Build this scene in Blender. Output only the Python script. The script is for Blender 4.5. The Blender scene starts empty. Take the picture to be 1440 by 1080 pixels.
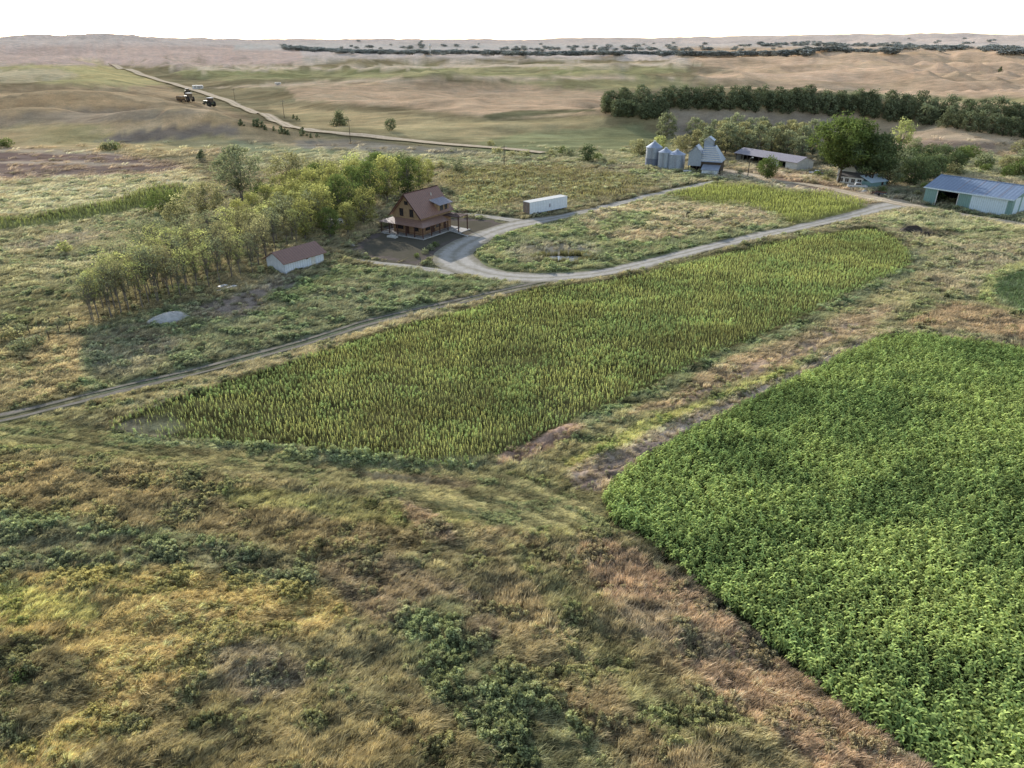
import bpy, math, random
import numpy as np
from mathutils import Vector, Matrix
C = bpy.context.scene.collection
random.seed(7); RS = np.random.RandomState(11)
H = 40.0; FO = 1000.0
TH = math.atan(484/1000.0); CT, ST = math.cos(TH), math.sin(TH)
SUN_AZ = math.radians(-28.0); SUN_EL = math.radians(20.0)   # azimuth from +Y towards +X

# ------------------------------------------------------------------ numpy noise
def _hash(ix, iy, s):
    n = (ix.astype(np.int64)*374761393 + iy.astype(np.int64)*668265263 + s*1442695041) & 0xffffffff
    n = ((n ^ (n >> 13))*1274126177) & 0xffffffff
    n = (n ^ (n >> 16)) & 0xffffff
    return n/float(0xffffff)
def vnoise(x, y, s=0):
    x0 = np.floor(x); y0 = np.floor(y); fx = x-x0; fy = y-y0
    fx = fx*fx*fx*(fx*(fx*6-15)+10); fy = fy*fy*fy*(fy*(fy*6-15)+10)
    a = _hash(x0, y0, s); b = _hash(x0+1, y0, s); c = _hash(x0, y0+1, s); d = _hash(x0+1, y0+1, s)
    return (a*(1-fx)+b*fx)*(1-fy)+(c*(1-fx)+d*fx)*fy
def fbm(x, y, s=0, o=4, g=0.5):
    r = 0; a = 1; t = 0
    for i in range(o):
        cs, sn = math.cos(0.7*i), math.sin(0.7*i)
        r = r + a*vnoise((x*cs-y*sn)*2**i+17.3*i, (x*sn+y*cs)*2**i-9.1*i, s+i*7); t += a; a *= g
    return r/t
def sstep(a, b, x):
    t = np.clip((x-a)/(b-a), 0, 1); return t*t*(3-2*t)

# ------------------------------------------------------------------ measured points of the place
def project(x, y, z=0.0):
    dep = y*CT-(z-H)*ST; up = y*ST+(z-H)*CT
    dep = np.maximum(dep, 0.5)
    return 720+FO*x/dep, 540-FO*up/dep
def flat(px, py, z=0.0):
    a = (px-720)/FO; b = (540-py)/FO
    dx, dy, dz = a, CT+b*ST, -ST+b*CT
    t = (z-H)/dz
    return dx*t, dy*t

BUMPS = []   # x, y, height, sigma x, sigma y, rotation
def bump(px, py, h, sx, sy, rot=0.0):
    x, y = flat(px, py); BUMPS.append((x, y, h, sx, sy, math.radians(rot)))
for a in [(240,195,10,42,8,3),(110,171,10,52,8,0),(228,160,6,26,7,8),(20,186,6,34,10,0),(40,140,6,50,14,0),
          (260,190,2,20,12,4),(640,133,8,80,16,0),(520,142,7,50,14,6),(850,130,8,110,18,0),(700,174,4.5,60,13,0),(600,168,4,34,11,0),(800,186,4,50,12,0),
          (1080,183,9,38,12,-3),(980,180,8,34,12,0),(1170,184,6,30,14,-8),(1290,186,5,36,18,-14),(1400,200,5,36,18,-18),(1500,208,5,36,18,-18),
          (1350,212,3.0,16,6,0),(900,178,3,26,9,0),
          (430,80,12,190,40,2),(640,84,11,150,34,0),(800,86,9,170,30,0),(590,89,7,100,28,0),(250,82,14,200,50,0),(60,84,14,200,50,0),(140,76,20,260,60,0),
          (1080,104,8,160,30,0),(1250,98,12,220,40,0),(1400,108,9,160,34,0),(1180,124,6,120,22,2),(1340,128,6,120,22,-4),(350,86,9,110,30,0)]:
    bump(*a)
CR = [flat(*p) for p in [(150,91),(225,114),(285,131),(330,147),(385,169),(430,182),(520,192),(620,203),(764,216)]]
def height(x, y):
    x = np.asarray(x, float); y = np.asarray(y, float)
    D = np.sqrt(x*x+y*y)+1e-6
    az = np.arctan2(x, y)
    h = (fbm(x/260, y/170, 3, 3, 0.35)-0.5)*2*(sstep(300, 520, D)*3.0+sstep(600, 1500, D)*6+sstep(1500, 4000, D)*14)
    warp = (fbm(x/34, y/26, 13, 3)-0.5)*1.5
    for bx, by, bh, sx, sy, r in BUMPS:
        c, s = math.cos(r), math.sin(r)
        K = np.nonzero((np.abs(x-bx) < 4.5*max(sx, sy)) & (np.abs(y-by) < 4.5*max(sx, sy)*1.3))[0] if x.ndim else slice(None)
        if x.ndim and not len(K): continue
        dx = (x-bx)[K] if x.ndim else x-bx; dy = (y-by)[K] if x.ndim else y-by; wk = warp[K] if x.ndim else warp
        u = (dx*c+dy*s)/sx; v = (-dx*s+dy*c)/sy; v = np.where(v > 0, v/2.6, v)
        u = u+wk*0.5; v = v+wk
        pr = np.where(v > 0, np.exp(-0.5*np.minimum(v*v, 20)), np.clip(1+v/1.6, 0, 1)**1.1)
        g = bh*np.exp(-0.5*np.minimum(u*u, 20))*pr
        if x.ndim: h[K] = h[K]+g
        else: h = h+g
    # rolling prairie swells, levelled along the county road
    m = (D > 320) & (D < 3200) if x.ndim else np.array(320 < D < 3200)
    if m.any():
        X = x[m] if x.ndim else x; Y = y[m] if x.ndim else y; DD = D[m] if x.ndim else D
        n = fbm((X+Y*0.25)/150, Y/62, 17, 3, 0.42); rd = np.full(np.shape(X), 1e9)
        for (ax, ay), (bx, by) in zip(CR[:-1], CR[1:]):
            ex, ey = bx-ax, by-ay; t = np.clip(((X-ax)*ex+(Y-ay)*ey)/(ex*ex+ey*ey), 0, 1)
            rd = np.minimum(rd, np.hypot(X-ax-ex*t, Y-ay-ey*t))
        az_ = np.arctan2(X, Y)
        g = (1-np.abs(2*n-1)*2.2)*(7.0*sstep(330, 470, DD)+6*sstep(600, 1600, DD))*sstep(10, 60, rd)*(1-sstep(1500, 2300, DD))*(1-0.85*sstep(0.08, 0.2, az_)*(1-sstep(470, 620, DD)))
        if x.ndim: h[m] = h[m]+g
        else: h = h+g
    # high hills on the left, low far rim all round
    wl = np.exp(-((az+0.60)/0.26)**2)+np.exp(-((az+0.45)/0.10)**2)*0.32
    h = h+wl*30*sstep(1500, 2500, D)*(0.8+0.32*fbm(x/600, y/600, 21, 3))
    rim = 12+24*fbm(az*9+4, D*0+0.5, 31, 4)+44*sstep(-0.2, 0.55, az)
    h = h+rim*sstep(5200, 8200, D)+rim*0.25*sstep(3600, 4300, D)*fbm(x/500, y/350, 41, 3)
    h = h-0.35*np.maximum(0, D-9500)/10.0
    return h
def at(px, py, off=0.0):
    """point of the terrain seen at that pixel of the photograph"""
    a = (px-720)/FO; b = (540-py)/FO
    d = np.array([a, CT+b*ST, -ST+b*CT]); t = 25*1.014**np.arange(480)
    for k in range(3):
        P = d[None, :]*t[:, None]
        hit = np.nonzero(H+P[:, 2] <= height(P[:, 0], P[:, 1]))[0]
        i = max(1, hit[0]) if len(hit) else len(t)-1
        t = np.linspace(t[i-1], t[i], 24)
    p = d*t[-1] if not len(hit) else d*((t[0]+t[-1])/2)
    return Vector((p[0], p[1], H+p[2]+off))

# ------------------------------------------------------------------ mesh helpers
def link(o, parent=None):
    C.objects.link(o)
    if parent is not None: o.parent = parent
    return o
def tag(o, label=None, cat=None, group=None, kind=None):
    if label: o['label'] = label
    if cat: o['category'] = cat
    if group: o['group'] = group
    if kind: o['kind'] = kind
    return o
def empty(name, loc, rz=0.0, label=None, cat=None, group=None):
    o = bpy.data.objects.new(name, None); C.objects.link(o)
    o.location = loc; o.rotation_euler = (0, 0, rz); o.empty_display_size = 0.3
    return tag(o, label, cat, group)
class MB:
    def __init__(s): s.v = []; s.f = []
    def quad(s, *p):
        n = len(s.v); s.v += [tuple(q) for q in p]; s.f.append(tuple(range(n, n+len(p)))); return s
    def box(s, x0, y0, z0, x1, y1, z1):
        n = len(s.v)
        s.v += [(x0,y0,z0),(x1,y0,z0),(x1,y1,z0),(x0,y1,z0),(x0,y0,z1),(x1,y0,z1),(x1,y1,z1),(x0,y1,z1)]
        s.f += [(n,n+3,n+2,n+1),(n+4,n+5,n+6,n+7),(n,n+1,n+5,n+4),(n+1,n+2,n+6,n+5),(n+2,n+3,n+7,n+6),(n+3,n,n+4,n+7)]
        return s
    def extr(s, prof, y0, y1, axis='y'):
        """profile in (a,z), extruded along the other horizontal axis"""
        n = len(s.v); k = len(prof)
        for yy in (y0, y1):
            for a, z in prof: s.v.append((a, yy, z) if axis == 'y' else (yy, a, z))
        s.f.append(tuple(range(n, n+k))); s.f.append(tuple(range(n+2*k-1, n+k-1, -1)))
        for i in range(k):
            j = (i+1) % k; s.f.append((n+i, n+k+i, n+k+j, n+j))
        return s
    def slab(s, a, b, c, d, t=0.08):
        """a sloped sheet of thickness t"""
        n = len(s.v); P = [Vector(q) for q in (a, b, c, d)]
        nn = (P[1]-P[0]).cross(P[3]-P[0]).normalized()*t
        s.v += [tuple(q) for q in P]+[tuple(q-nn) for q in P]
        s.f += [(n,n+1,n+2,n+3),(n+7,n+6,n+5,n+4),(n,n+4,n+5,n+1),(n+1,n+5,n+6,n+2),(n+2,n+6,n+7,n+3),(n+3,n+7,n+4,n)]
        return s
    def tube(s, a, b, r0, r1=None, n=8, cap=True):
        r1 = r0 if r1 is None else r1
        a = Vector(a); b = Vector(b); d = (b-a).normalized()
        u = d.orthogonal().normalized(); w = d.cross(u); k = len(s.v)
        for p, r in ((a, r0), (b, r1)):
            for i in range(n):
                t = 2*math.pi*i/n; s.v.append(tuple(p+u*(r*math.cos(t))+w*(r*math.sin(t))))
        for i in range(n):
            j = (i+1) % n; s.f.append((k+i, k+j, k+n+j, k+n+i))
        if cap: s.f.append(tuple(range(k+n-1, k-1, -1))); s.f.append(tuple(range(k+n, k+2*n)))
        return s
    def lathe(s, prof, n=24, cx=0, cy=0):
        k = len(s.v); m = len(prof)
        for i in range(n):
            t = 2*math.pi*i/n
            for r, z in prof: s.v.append((cx+r*math.cos(t), cy+r*math.sin(t), z))
        for i in range(n):
            j = (i+1) % n
            for q in range(m-1): s.f.append((k+i*m+q, k+j*m+q, k+j*m+q+1, k+i*m+q+1))
        return s
    def build(s, name, mat, parent=None, smooth=False, bevel=0):
        me = bpy.data.meshes.new(name); me.from_pydata(s.v, [], s.f); me.update()
        if smooth: me.polygons.foreach_set('use_smooth', [True]*len(me.polygons))
        me.materials.append(mat)
        o = link(bpy.data.objects.new(name, me), parent)
        if bevel:
            m = o.modifiers.new('bevel', 'BEVEL'); m.width = bevel; m.segments = 2; m.limit_method = 'ANGLE'
        return o
def np_mesh(name, V, F, attrs=None, mat=None, smooth=False):
    """V Nx3, F MxK ints"""
    V = np.asarray(V, np.float32); F = np.asarray(F, np.int32); K = F.shape[1]
    me = bpy.data.meshes.new(name)
    me.vertices.add(len(V)); me.vertices.foreach_set('co', V.ravel())
    me.loops.add(F.size); me.loops.foreach_set('vertex_index', F.ravel())
    me.polygons.add(len(F)); me.polygons.foreach_set('loop_start', np.arange(0, F.size, K, dtype=np.int32))
    me.polygons.foreach_set('loop_total', np.full(len(F), K, np.int32))
    if smooth: me.polygons.foreach_set('use_smooth', np.ones(len(F), bool))
    me.update(calc_edges=True)
    for k, (ty, arr) in (attrs or {}).items():
        arr = np.asarray(arr, np.float32)
        a = me.attributes.new(k, ty, 'POINT')
        if ty == 'FLOAT_COLOR':
            if arr.shape[1] == 3: arr = np.hstack([arr, np.ones((len(arr), 1), np.float32)])
            a.data.foreach_set('color', arr.ravel())
        else: a.data.foreach_set('value', arr.ravel())
    if mat: me.materials.append(mat)
    return me
def copy_thing(o, loc, rz=None, sc=None, label=None, group=None):
    c = o.copy(); C.objects.link(c); c.location = loc
    if rz is not None: c.rotation_euler = (0, 0, rz)
    if sc is not None: c.scale = (sc, sc, sc) if not hasattr(sc, '__len__') else sc
    if label: c['label'] = label
    if group: c['group'] = group
    for ch in list(o.children):
        d = ch.copy(); C.objects.link(d); d.parent = c
        for g in list(ch.children):
            e = g.copy(); C.objects.link(e); e.parent = d
    return c

# ------------------------------------------------------------------ materials
def srgb(r, g, b):
    def f(c):
        c /= 255.0
        return c/12.92 if c <= 0.04045 else ((c+0.055)/1.055)**2.4
    return (f(r), f(g), f(b))
def new_mat(name):
    m = bpy.data.materials.new(name); m.use_nodes = True
    nt = m.node_tree; nt.nodes.clear()
    out = nt.nodes.new('ShaderNodeOutputMaterial')
    return m, nt, out
def N(nt, t, **kw):
    n = nt.nodes.new(t)
    for k, v in kw.items(): setattr(n, k, v)
    return n
def mixc(nt, a, b, fac, mode='MIX'):
    n = N(nt, 'ShaderNodeMix', data_type='RGBA', blend_type=mode)
    for sock, v in ((n.inputs[0], fac), (n.inputs[6], a), (n.inputs[7], b)):
        if hasattr(v, 'links') or hasattr(v, 'is_linked'): nt.links.new(v, sock)
        elif hasattr(v, '__len__'): sock.default_value = (v[0], v[1], v[2], 1)
        else: sock.default_value = v
    return n.outputs[2]
def noise(nt, vec, scale, detail=4, rough=0.55):
    n = N(nt, 'ShaderNodeTexNoise'); n.inputs['Scale'].default_value = scale
    n.inputs['Detail'].default_value = detail; n.inputs['Roughness'].default_value = rough
    if vec is not None: nt.links.new(vec, n.inputs['Vector'])
    return n.outputs['Fac']
def ramp(nt, fac, a, b, va=0.0, vb=1.0):
    n = N(nt, 'ShaderNodeMapRange'); n.inputs[1].default_value = a; n.inputs[2].default_value = b
    n.inputs[3].default_value = va; n.inputs[4].default_value = vb
    nt.links.new(fac, n.inputs[0]); return n.outputs[0]
def surf(name, col, col2=None, rough=0.8, metal=0.0, nscale=2.0, rib=None, ribdepth=0.03, bump_n=0.0, spec=0.3, wear=None):
    """general painted / wooden / metal surface: two-tone weathering noise, optional ribs along an axis, bump"""
    m, nt, out = new_mat(name)
    b = N(nt, 'ShaderNodeBsdfPrincipled'); b.inputs['Roughness'].default_value = rough
    b.inputs['Metallic'].default_value = metal; b.inputs['Specular IOR Level'].default_value = spec
    tc = N(nt, 'ShaderNodeTexCoord').outputs['Object']
    col2 = col2 or tuple(c*0.7 for c in col)
    f = ramp(nt, noise(nt, tc, nscale, 5, 0.6), 0.35, 0.7)
    c = mixc(nt, col, col2, f)
    mp = N(nt, 'ShaderNodeMapping'); mp.inputs['Scale'].default_value = (3, 3, 0.35); nt.links.new(tc, mp.inputs[0])
    st = ramp(nt, noise(nt, mp.outputs[0], 1.5, 3), 0.45, 0.75, 0, 0.35)
    c = mixc(nt, c, tuple(x*0.55 for x in (wear or col2)), st)
    if rib:
        ax, per = rib
        w = N(nt, 'ShaderNodeTexWave', wave_type='BANDS', bands_direction=ax, wave_profile='SIN')
        w.inputs['Scale'].default_value = 0.314/per; nt.links.new(tc, w.inputs['Vector'])
        c = mixc(nt, c, tuple(x*0.55 for x in col), ramp(nt, w.outputs['Fac'], 0.75, 1.0, 0, 0.6))
        bp = N(nt, 'ShaderNodeBump'); bp.inputs['Distance'].default_value = ribdepth; bp.inputs['Strength'].default_value = 0.8
        nt.links.new(w.outputs['Fac'], bp.inputs['Height']); nt.links.new(bp.outputs[0], b.inputs['Normal'])
    elif bump_n:
        bp = N(nt, 'ShaderNodeBump'); bp.inputs['Distance'].default_value = bump_n
        nt.links.new(noise(nt, tc, 12, 4), bp.inputs['Height']); nt.links.new(bp.outputs[0], b.inputs['Normal'])
    nt.links.new(c, b.inputs['Base Color']); nt.links.new(b.outputs[0], out.inputs[0])
    return m
def leafy(name, source='tint', trans=0.35, gain=1.0, geo=False):
    """leaf / grass material: colour from the 'tint' attribute of the instance times the 'shade' attribute of the mesh"""
    m, nt, out = new_mat(name)
    if source == 'tint':
        a = N(nt, 'ShaderNodeAttribute', attribute_type='INSTANCER', attribute_name='tint').outputs['Color']
    else:
        oi = N(nt, 'ShaderNodeObjectInfo')
        a = mixc(nt, source[0], source[1], oi.outputs['Random'])
    sh = N(nt, 'ShaderNodeAttribute', attribute_type='GEOMETRY', attribute_name='shade').outputs['Color']
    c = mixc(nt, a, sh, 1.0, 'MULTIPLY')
    df = N(nt, 'ShaderNodeBsdfDiffuse'); tr = N(nt, 'ShaderNodeBsdfTranslucent')
    mx = N(nt, 'ShaderNodeMixShader'); mx.inputs[0].default_value = trans
    nt.links.new(c, df.inputs[0])
    tc = mixc(nt, c, (1.06, 1.04, 0.85), 1.0, 'MULTIPLY')
    nt.links.new(tc, tr.inputs[0])
    nt.links.new(df.outputs[0], mx.inputs[1]); nt.links.new(tr.outputs[0], mx.inputs[2])
    nt.links.new(mx.outputs[0], out.inputs[0])
    return m

# ------------------------------------------------------------------ polygons of land use, traced on the photograph
def poly_sd(px, py, poly):
    """signed distance (photo px, + inside)"""
    P = np.array(poly, float); d2 = np.full(px.shape, 1e18); ins = np.zeros(px.shape, bool)
    for i in range(len(P)):
        ax, ay = P[i]; bx, by = P[(i+1) % len(P)]
        ex, ey = bx-ax, by-ay; wx, wy = px-ax, py-ay
        t = np.clip((wx*ex+wy*ey)/(ex*ex+ey*ey+1e-9), 0, 1)
        d2 = np.minimum(d2, (wx-ex*t)**2+(wy-ey*t)**2)
        c = (ay > py) != (by > py)
        if ey != 0: ins ^= c & (px < ax+(py-ay)*ex/ey)
    d = np.sqrt(d2); return np.where(ins, d, -d)
# ------------------------------------------------------------------ ground cover: (outline, colour A, colour B, edge softness px, edge wobble px, opacity)
SORGHUM = [(1238,474),(1300,474),(1440,492),(1560,505),(1700,700),(1700,1200),(1360,1130),(1300,1082),(1240,1036),(1170,985),(1100,925),(1050,880),(1000,845),(960,810),(905,765),(860,735),(846,705),(862,676),(930,630),(1000,592),(1060,560),(1120,532),(1180,502)]
MIDCROP = [(146,604),(170,588),(230,565),(330,536),(420,506),(480,487),(560,460),(640,440),(700,422),(760,404),(850,398),(930,378),(1000,360),(1060,347),(1120,334),(1180,324),(1225,322),(1262,336),(1282,355),(1284,372),(1262,388),(1200,412),(1150,438),(1100,462),(1050,484),(1000,500),(950,528),(900,553),(850,578),(800,598),(740,622),(690,645),(660,655),(600,655),(540,648),(480,640),(400,632),(330,627),(250,620),(190,616)]
UPCROP = [(930,276),(1000,259),(1060,262),(1120,272),(1160,272),(1200,278),(1228,288),(1222,296),(1160,310),(1110,318),(1090,305),(1040,292),(985,288)]
BACKCROP = [(614,250),(640,238),(700,234),(780,232),(850,240),(905,252),(938,262),(900,274),(860,284),(800,290),(742,284),(700,296),(650,298),(640,280),(615,262)]
EASTCROP = [(1400,392),(1418,385),(1440,380),(1560,365),(1620,460),(1560,470),(1470,452),(1430,440),(1402,425),(1392,408)]
WESTCROP = [(-80,312),(0,309),(60,303),(110,294),(160,284),(215,262),(262,262),(258,280),(210,296),(120,312),(60,322),(0,329),(-80,340)]
REG = [
 ([(-400,40),(1900,40),(1900,82),(-400,82)], (200,190,180),(182,172,162),4,2,1),  # distance haze painted as paleness into the far land bands
 ([(-400,60),(420,66),(430,90),(330,92),(-400,92)], (188,168,152),(170,152,140),3,2,1),
 ([(330,62),(1900,62),(1900,70),(330,70)], (202,196,186),(182,182,174),3,1,1),  # paler band, haze painted below the skyline
 ([(-100,91),(150,92),(200,104),(235,118),(170,124),(60,116),(-100,118)], (166,156,98),(140,138,88),2,1.5,1),
 ([(-100,98),(80,96),(120,108),(40,116),(-100,112)], (190,176,146),(170,160,130),2,1.5,.6),
 ([(236,97),(430,98),(700,94),(985,93),(1002,99),(900,105),(820,110),(640,108),(480,110),(330,113),(280,112),(250,104)], (116,120,74),(134,130,86),1.5,1,1),
 ([(240,93),(430,94),(700,90),(990,88),(985,92),(700,94),(430,98),(236,98)], (206,190,158),(190,176,150),1.2,.8,1),
 ([(285,124),(400,117),(560,109),(720,107),(930,108),(1000,112),(930,113),(720,111),(560,114),(400,121)], (210,190,158),(190,172,140),1.2,.8,.85),
 ([(720,116),(800,112),(1000,110),(1040,114),(960,122),(860,128),(760,124)], (142,136,86),(120,118,78),2,1.5,1),
 ([(700,120),(860,126),(1000,120),(1030,128),(900,134),(780,130)], (112,106,78),(130,122,90),2,2,.6),
 ([(940,66),(1900,66),(1900,140),(1280,136),(1150,128),(1020,122),(960,112),(1000,98),(985,90)], (178,154,124),(160,140,108),3,2,1),
 ([(960,92),(1010,94),(1040,101),(990,106)], (110,102,80),(120,110,86),1.5,1,1),
 ([(980,116),(1070,112),(1080,117),(1010,122)], (112,104,80),(130,118,90),1.5,1,.8),
 ([(1180,128),(1300,136),(1500,140),(1500,148),(1300,142),(1180,134)], (108,112,74),(130,128,84),1.5,1,1),
 ([(1290,143),(1500,148),(1500,160),(1390,154)], (172,152,112),(160,142,104),2,1,1),
 # prairie slopes
 ([(-200,120),(230,120),(300,150),(430,190),(560,210),(300,214),(200,214),(-200,210)], (158,138,100),(140,124,92),4,3,1),
 ([(60,168),(240,190),(330,192),(340,205),(230,216),(60,208),(-100,200)], (150,140,90),(164,146,100),3,3,.9),
 ([(200,188),(280,170),(300,150),(290,148),(240,165),(120,186)], (200,178,142),(180,160,126),3,2,.5),
 ([(400,120),(600,115),(720,118),(860,130),(870,160),(700,166),(560,150),(420,140)], (174,150,116),(152,134,104),4,3,1),
 ([(380,150),(500,158),(600,165),(720,172),(850,162),(860,185),(700,202),(560,190),(430,178)], (162,146,100),(144,134,90),4,3,.9),
 ([(676,163),(720,156),(834,153),(838,156),(760,162),(690,168)], (96,96,66),(84,86,60),1.2,1,1),
 ([(720,188),(900,176),(960,200),(960,232),(820,232),(640,240),(640,210)], (130,132,88),(112,116,76),4,4,1),
 ([(330,200),(560,212),(700,218),(760,222),(700,234),(600,240),(300,240)], (128,132,96),(112,118,84),4,4,1),
 ([(930,152),(1200,158),(1240,180),(1200,200),(1000,200),(930,190)], (112,108,100),(126,118,104),4,2,1),  # bluff face painted grey for the shade lying on it
 ([(1180,162),(1290,172),(1500,196),(1500,230),(1300,225),(1220,205),(1180,180)], (160,142,118),(134,122,96),4,4,1),
 ([(1310,196),(1400,200),(1398,212),(1330,214),(1280,206)], (112,96,86),(130,112,96),3,3,.9),
 ([(1230,214),(1500,222),(1500,262),(1380,250),(1230,244)], (118,126,74),(102,110,70),3,3,1),
 ([(135,198),(190,184),(250,178),(325,176),(350,186),(260,197),(170,201)], (112,104,98),(122,112,102),2,2.5,.95),  # slope facing away from the sun, its shade painted darker
 ([(-60,168),(40,160),(130,154),(200,152),(280,156),(250,166),(150,172),(40,176),(-60,182)], (124,114,98),(134,122,102),3,3,.75),  # hillside shade painted into the colour here too
 ([(410,198),(480,196),(600,206),(690,214),(660,218),(520,214),(430,208)], (120,114,106),(112,110,96),2,2,.85),  # shade of the bank below the county road, painted in
 # plowed field on the left
 ([(-200,206),(60,209),(160,215),(250,232),(262,240),(210,248),(110,252),(0,258),(-200,262)], (128,108,98),(116,98,90),1.5,1.5,1),
 ([(-200,207),(60,210),(140,213),(180,219),(60,215),(-200,213)], (166,152,126),(150,138,112),1.5,1,1),
 ([(-200,227),(0,227),(100,226),(160,229),(230,231),(160,233),(0,230)], (172,154,134),(150,134,112),1,1,1),
 ([(-200,262),(0,256),(110,252),(200,249),(250,240),(280,250),(280,262),(210,270),(160,285),(60,302),(-200,312)], (168,162,128),(140,140,104),3,4,1),
 (WESTCROP, (104,110,68),(94,100,62),1.5,1,1),
 ([(-200,330),(0,326),(100,312),(250,284),(330,290),(330,330),(200,390),(110,420),(60,450),(-200,500)], (130,128,92),(112,110,82),4,5,1),
 ([(0,344),(110,330),(170,330),(90,350),(0,360)], (126,114,106),(138,126,112),3,4,.9),
 ([(40,376),(130,360),(150,370),(60,396)], (168,162,136),(150,146,118),3,5,.7),
 ([(-200,440),(0,424),(90,402),(100,424),(70,446),(0,470),(-200,500)], (92,92,62),(104,102,70),3,4,.9),
 ([(0,480),(60,455),(110,430),(130,436),(70,470),(0,500)], (172,156,122),(150,138,104),3,4,.8),
 # under and around the tree row
 ([(100,440),(140,410),(260,330),(330,300),(450,250),(520,240),(600,260),(520,330),(480,350),(450,380),(380,400),(300,420),(200,450),(120,462)], (120,108,82),(104,100,72),4,4,1),
 ([(20,510),(60,480),(110,450),(125,470),(128,510),(130,532),(60,560),(0,576),(-60,560)], (156,136,104),(130,118,88),5,5,1),
 # yard between the row and the track
 ([(110,470),(160,450),(300,420),(400,395),(480,372),(560,378),(640,395),(700,398),(740,402),(640,430),(520,462),(420,492),(300,520),(200,545),(120,560),(112,520)], (108,112,88),(94,102,76),4,4,1),
 ([(120,475),(200,455),(240,470),(250,500),(190,530),(130,540)], (128,120,106),(112,108,94),5,5,.8),
 ([(180,470),(260,480),(250,500),(190,510)], (126,118,112),(110,104,96),5,5,.6),
 ([(262,436),(340,412),(400,392),(430,394),(400,415),(345,446),(280,452)], (122,110,104),(108,98,92),4,4,.95),
 ([(480,374),(560,378),(660,396),(740,402),(680,412),(600,410),(520,400)], (92,108,72),(106,112,78),3,4,1),
 ([(360,420),(420,396),(480,376),(520,384),(460,400),(400,430)], (82,102,60),(94,108,64),3,4,.8),
 ([(500,430),(600,404),(650,408),(640,424),(560,436)], (112,118,88),(98,106,78),3,4,.8),
 ([(590,310),(640,296),(700,298),(744,306),(680,318),(640,330)], (120,120,86),(100,98,76),3,3,1),
 # verge beside the track
 ([(170,590),(230,562),(330,532),(420,500),(480,482),(560,455),(640,436),(760,398),(740,392),(640,420),(520,458),(300,528),(160,572)], (146,138,108),(124,120,90),3,3,1),
 ([(300,528),(420,494),(520,460),(620,432),(700,412),(760,398),(760,402),(640,438),(480,486),(330,536)], (166,152,122),(144,134,104),2,3,.9),
 # land inside the loop of the drive
 ([(655,348),(700,328),(745,318),(790,308),(860,293),(920,277),(985,286),(1090,304),(1112,320),(1000,344),(900,368),(830,382),(770,388),(700,382),(660,370)], (102,112,70),(118,120,78),2,2,1),
 ([(812,312),(840,294),(890,287),(960,288),(1040,293),(1090,305),(1068,318),(1000,328),(940,338),(880,342),(830,334)], (172,146,122),(152,134,104),3,3,1),
 ([(830,318),(860,304),(920,300),(900,322),(850,330)], (96,108,62),(108,116,66),3,3,.9),
 ([(706,352),(740,342),(790,340),(840,350),(836,362),(800,370),(740,372),(708,364)], (138,130,118),(120,114,102),3,3,.9),
 ([(762,362),(800,356),(826,366),(800,376),(760,374)], (126,118,76),(104,108,66),2,2,.9),
 (BACKCROP, (98,92,64),(110,102,68),3,2,1),
 ([(640,275),(700,262),(740,268),(700,292),(640,298)], (134,134,84),(112,118,72),3,3,.8),
 ([(860,240),(960,238),(1010,248),(980,256),(940,262),(900,250)], (124,130,76),(108,114,72),3,3,1),
 (UPCROP, (112,116,58),(100,104,54),2,1.5,1),
 ([(1000,244),(1100,254),(1150,262),(1232,284),(1225,292),(1160,274),(1080,264),(1010,256)], (128,130,84),(106,106,74),2,2,1),
 # farmyard
 ([(1010,236),(1060,240),(1120,244),(1180,262),(1250,276),(1320,292),(1250,292),(1200,284),(1140,270),(1080,262),(1010,250)], (146,128,112),(160,144,126),2,2,1),
 ([(1080,244),(1180,262),(1210,272),(1150,268),(1090,254)], (134,106,90),(150,124,106),2,2,.9),
 ([(1220,266),(1300,264),(1298,284),(1240,276)], (84,92,66),(100,98,78),2,2,1),
 ([(1300,286),(1440,312),(1500,322),(1500,330),(1420,322),(1300,298)], (86,96,62),(98,104,66),2,2,1),
 # right: rough grass
 ([(1200,306),(1250,298),(1320,302),(1500,330),(1600,420),(1500,480),(1240,470),(1160,470),(1100,470),(1200,420),(1290,380),(1300,350),(1260,325)], (140,128,92),(120,116,78),4,4,1),
 ([(1230,300),(1320,304),(1440,326),(1440,345),(1340,335),(1240,322)], (126,128,76),(108,112,70),4,4,1),
 ([(1340,345),(1440,340),(1440,372),(1390,390),(1370,420),(1300,440),(1260,430)], (140,126,106),(124,116,88),5,5,.9),
 ([(1265,318),(1300,322),(1360,334),(1330,340),(1280,332)], (70,62,54),(92,84,66),2.5,3,.95),
 ([(1284,350),(1302,364),(1290,382),(1260,392),(1280,372)], (84,92,74),(98,104,84),2,3,1),
 ([(1376,395),(1400,380),(1440,372),(1500,370),(1500,378),(1420,390),(1398,408),(1404,430),(1440,448),(1420,448),(1376,425)], (142,142,62),(112,120,60),2,3,1),
 (EASTCROP, (90,104,70),(100,116,76),1.5,1,1),
 ([(1240,450),(1300,430),(1400,436),(1500,462),(1500,486),(1400,476),(1300,468)], (150,122,94),(128,106,80),3,4,1),
 ([(1200,462),(1300,462),(1440,478),(1500,488),(1500,498),(1440,490),(1300,474),(1240,474)], (140,130,106),(120,112,90),2,3,.9),
 # strip between the two crops
 ([(690,650),(800,604),(900,560),(1000,508),(1100,470),(1180,440),(1300,400),(1330,430),(1240,470),(1120,530),(1000,590),(860,676),(800,690),(740,670)], (128,122,84),(112,112,74),3,4,1),
 ([(880,590),(960,548),(1010,508),(1100,480),(1200,440),(1260,430),(1230,460),(1120,510),(1020,545),(960,575)], (160,136,116),(136,118,98),4,5,.95),
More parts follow.
